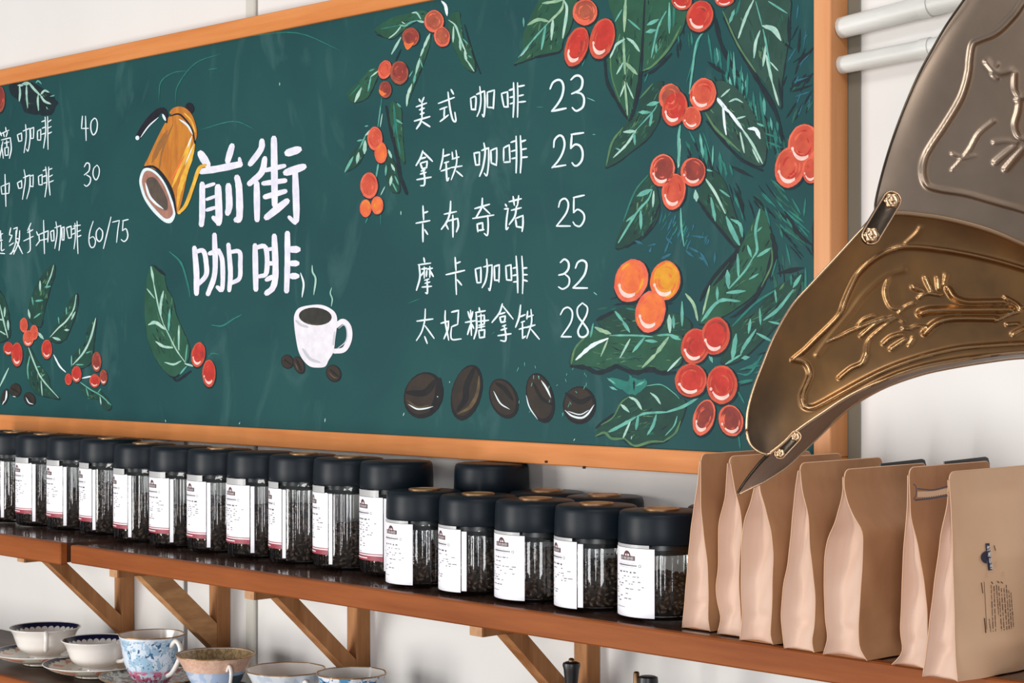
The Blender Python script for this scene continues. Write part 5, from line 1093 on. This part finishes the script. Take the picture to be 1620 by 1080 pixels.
def dlow(g, r, s):
    u = g[:, 0]; k = np.clip((1700-u)/520, -.5, 1.2)
    wd = np.interp(s, [0, .25, .45, 1], [0, .7, 1, .8])
    return 1.375-.05*k + .006*np.clip((1290-u)/110, 0, 2)**2 + .014*wd*(1-(2*r-1)**2)
petal('lower_petal', U, Lw, dlow, low_r, 300, 120, M['brass'])
# upper petal
Uu = [(1545, -40), (1535, -15), (1522, 4), (1497, 40), (1475, 78), (1450, 125), (1423, 190), (1402, 252), (1386, 315), (1385, 341)]
Lu = [(1900, -40), (1900, 60), (1890, 140), (1880, 220), (1870, 300), (1865, 400), (1862, 460), (1860, 480), (1860, 490), (1860, 499)]
u5 = TF(1380, 0, 2.842)
up_r = [(4.0, .0032, rpl(u5, "720,-40 680,10 650,55 620,90 580,130 540,158 480,182 452,200 440,260 432,335 400,440 330,560 270,650 238,710 228,770 245,830 300,852 420,872 560,912 680,946 820,1000")),
 (3.0, .0022, rpl(u5, "408,712 440,670 480,600 545,545")), (2.6, .0018, rpl(u5, "360,690 400,715 360,765")), (2.6, .0018, rpl(u5, "400,715 460,700")),
 (5.0, .0028, rpl(u5, "555,730 590,700 640,660")), (5.0, .0028, rpl(u5, "600,760 640,710 680,665")), (4.0, .0022, rpl(u5, "550,640 600,635 650,640")),
 (3.6, .0026, rpl(u5, "640,330 640,400 660,440 655,500 640,560 655,610 690,630")), (5, .0026, rpl(u5, "515,280 560,325 620,318")), (3.5, .0020, rpl(u5, "560,290 540,330 560,350")), (4, .0022, rpl(u5, "650,450 690,430"))]
A0 = np.array(resamp(Uu, 10))
def petal_up():
    nS, nR = 220, 170
    B = resamp([(1385, 341), (1418, 337), (1455, 340), (1500, 347), (1560, 363), (1620, 387), (1720, 432), (1860, 500)], nR)
    A = resamp(Uu, nS)                                  # left edge, top to bottom
    T_ = resamp([(1545, -40), (1620, -60), (1740, -60), (1900, -60)], nR)
    # Coons patch: left edge A, bottom seam B, top T_, right edge straight
    Rr = resamp([(1900, -60), (1880, 220), (1860, 500)], nS)
    s = np.linspace(0, 1, nS)[:, None, None]; r = np.linspace(0, 1, nR)[None, :, None]
    G_ = (1-r)*A[:, None, :]+r*Rr[:, None, :]+(1-s)*T_[None, :, :]+s*B[None, :, :] - ((1-s)*(1-r)*A[0]+(1-s)*r*Rr[0]+s*(1-r)*A[-1]+s*r*Rr[-1])
    G2 = G_.reshape(-1, 2); hgt = np.zeros(len(G2))
    for (w_, h, pts) in up_r:
        pl_ = np.array(smooth_pl(pts, False, 5)) if len(pts) > 2 else np.array(pts, float)
        f = h*np.exp(-(seg_dist(G2, pl_)/w_)**2); hgt = np.where(abs(f) > abs(hgt), f, hgt)
    ss = np.repeat(np.linspace(0, 1, nS), nR); rr = np.tile(np.linspace(0, 1, nR), nS)
    t = 1.379-.05*np.clip((1700-G2[:, 0])/520, -.5, 1.2)+.05*rr*(1-ss)-hgt+.045*(1-ss)**2 + .004*(1-np.clip(rr*8, 0, 1))**2
    vs = [P(u, v, tt)-HO for (u, v), tt in zip(G2, t)]
    q = MB(); q.add(vs, [(i*nR+j, i*nR+j+1, (i+1)*nR+j+1, (i+1)*nR+j) for i in range(nS-1) for j in range(nR-1)])
    o = q.build('upper_petal', M['brassup'], hx, True); sd = o.modifiers.new('thickness', 'SOLIDIFY'); sd.thickness = .0016; sd.offset = 1
petal_up()
# third petal, seen almost edge on, with its sharp corner pointing down-left
Ps = [(1168, 781), (1180, 762), (1195, 742), (1212, 723), (1236, 705), (1262, 682), (1298, 657), (1345, 627), (1398, 603), (1450, 587), (1500, 576), (1560, 565), (1620, 559), (1720, 554), (1860, 562)]
Ss = [(1168, 782), (1188, 772), (1212, 760), (1245, 738), (1272, 713), (1300, 686), (1330, 657), (1356, 637), (1402, 612), (1456, 593), (1500, 583), (1560, 573), (1620, 566), (1720, 563), (1860, 575)]
petal('under_petal', Ps, Ss, lambda g, r, s: 1.379-.05*np.clip((1700-g[:, 0])/520, -.5, 1.2)+.006*np.clip((1290-g[:, 0])/110, 0, 2)**2+.09*r, [(1.6, .002, [(a+0, b-1.2) for a, b in Ss])], 200, 12, M['brassd'])
def rod(pts, t, r, name, m_, dt=0):
    q = MB(); q.tube([P(u, v, t+dt*i/len(pts))-HO for i, (u, v) in enumerate(smooth_pl(pts))], r, 8); return q.build(name, m_, hx, True)
def dz(u, r): 
    k = min(max((1700-u)/520, -.5), 1.2); return 1.375-.05*k+.006*min(max((1290-u)/110, 0), 2)**2
def rodf(pts, r, name, m_, off=0):
    q = MB(); q.tube([P(u, v, dz(u, 0)+off)-HO for (u, v) in smooth_pl(pts)], r, 8); return q.build(name, m_, hx, True)
rodf(U[9:], .0019, 'seam_bead', M['rim'], -.001); rodf(U[:10], .0010, 'lip_edge', M['rim'])
rodf(Lw[:4], .0010, 'lip_edge', M['rim']); rodf(Lw[3:], .0013, 'lip_edge', M['rim'])
q = MB(); q.tube([P(u, v, dz(u, 0)+.093)-HO for (u, v) in smooth_pl(Ss)], .0009, 8); q.build('lip_edge', M['rim'], hx, True)
q = MB(); q.tube([P(u, v, 1.352+.045*min(1, max(0, (341-v)/381))**2)-HO for (u, v) in smooth_pl(Uu)], .0009, 8); q.build('lip_edge', M['brassd'], hx, True)
# clasps holding neighbouring petals together: a plate with two rosettes
def clasp(p0, p1, rp, t, tilt):
    a = P(*p0, t)-HO; b = P(*p1, t)-HO; r = rp*t/F; ax = (b-a).normalized(); nrm = -FW.copy(); sd = ax.cross(nrm).normalized()
    q = MB(); n = 28; rings = []
    for (k, h) in ((1.0, 0), (1.0, .0025), (.9, .0042), (.72, .0034), (.0, .0034)):
        ring = []
        for i in range(n):
            th = 2*math.pi*i/n; c = a if math.cos(th) < 0 else b
            ring.append(c+ax*(math.cos(th)*r*k)*1.0+sd*(math.sin(th)*r*k)+nrm*h if k > 0 else (a+b)/2+ (c-(a+b)/2)*.2+nrm*h)
        rings.append(ring)
    vs = [v for r_ in rings for v in r_]
    q.add(vs, [(k*n+i, k*n+(i+1) % n, (k+1)*n+(i+1) % n, (k+1)*n+i) for k in range(4) for i in range(n)])
    o = q.build('petal_clasp', M['brassd'], hx, True)
    q = MB(); q.tube([rings[2][i % n] for i in range(n+1)], .0006, 6); q.build('clasp_edge', M['rim'], o, True)
    for c in (a, b):
        q = MB(); N = 28; R_ = r*.78; vs = []
        for j, (rr, h) in enumerate(((1, .0034), (.85, .0054), (.5, .0056), (.36, .0048), (.2, .0066), (0, .007))):
            for i in range(N):
                th = 2*math.pi*i/N; w_ = rr*(1+.12*math.cos(6*th)*(rr > .4)); vs.append(c+ax*(w_*R_*math.cos(th))+sd*(w_*R_*math.sin(th))+nrm*h)
        q.add(vs, [(k*N+i, k*N+(i+1) % N, (k+1)*N+(i+1) % N, (k+1)*N+i) for k in range(5) for i in range(N)]); q.build('rosette', M['rim'], o, True)
clasp((1409, 318), (1377, 372), 16, 1.334, 0)
clasp((1257, 690), (1233, 716), 9.5, 1.336, 0)
# reinforcing band along the lower edge of the lower petal

# the rest of the horn and its case stand on the upper shelf, beyond the right edge of the picture
q = MB(); A_ = P(1880, 250, 1.45); B_ = Vector((-.49, -.10, 1.735)); dd = B_-A_
def sect(t): return .145*(1-t)**1.7+.018
tp = [A_+dd*t for t in [i/16 for i in range(17)]]; q.tube([p-HO for p in tp], [sect(i/16) for i in range(17)], 40); q.build('horn_throat', M['brass'], hx, True)
q = MB(); q.tube(smooth_pl3([tuple(p-HO) for p in (B_-dd*.06, B_, B_+Vector((.02, .025, -.02)), Vector((-.47, -.085, 1.66)), Vector((-.47, -.10, 1.52)), Vector((-.48, -.12, ST+.158)))]), .017, 20); q.build('horn_elbow', M['brass'], hx, True)
q = MB(); q.box(-.13, .13, -.10, .10, .012, .135, bev=.004); q.box(-.145, .145, -.112, .112, 0, .018, bev=.004); q.box(-.14, .14, -.108, .108, .130, .146, bev=.004); cs = q.build('case', M['brk'], hx)
q = MB(); q.lathe([(0, .146), (.092, .146), (.095, .152), (.095, .158), (.02, .160), (0, .160)], 64); q.build('turntable', M['black'], cs, True)
q = MB(); q.tube([Vector((.13, 0, .07)), Vector((.165, 0, .07)), Vector((.170, -.005, .07)), Vector((.172, -.05, .03))], .004, 10); q.build('crank', M['dkbrass'], cs, True)
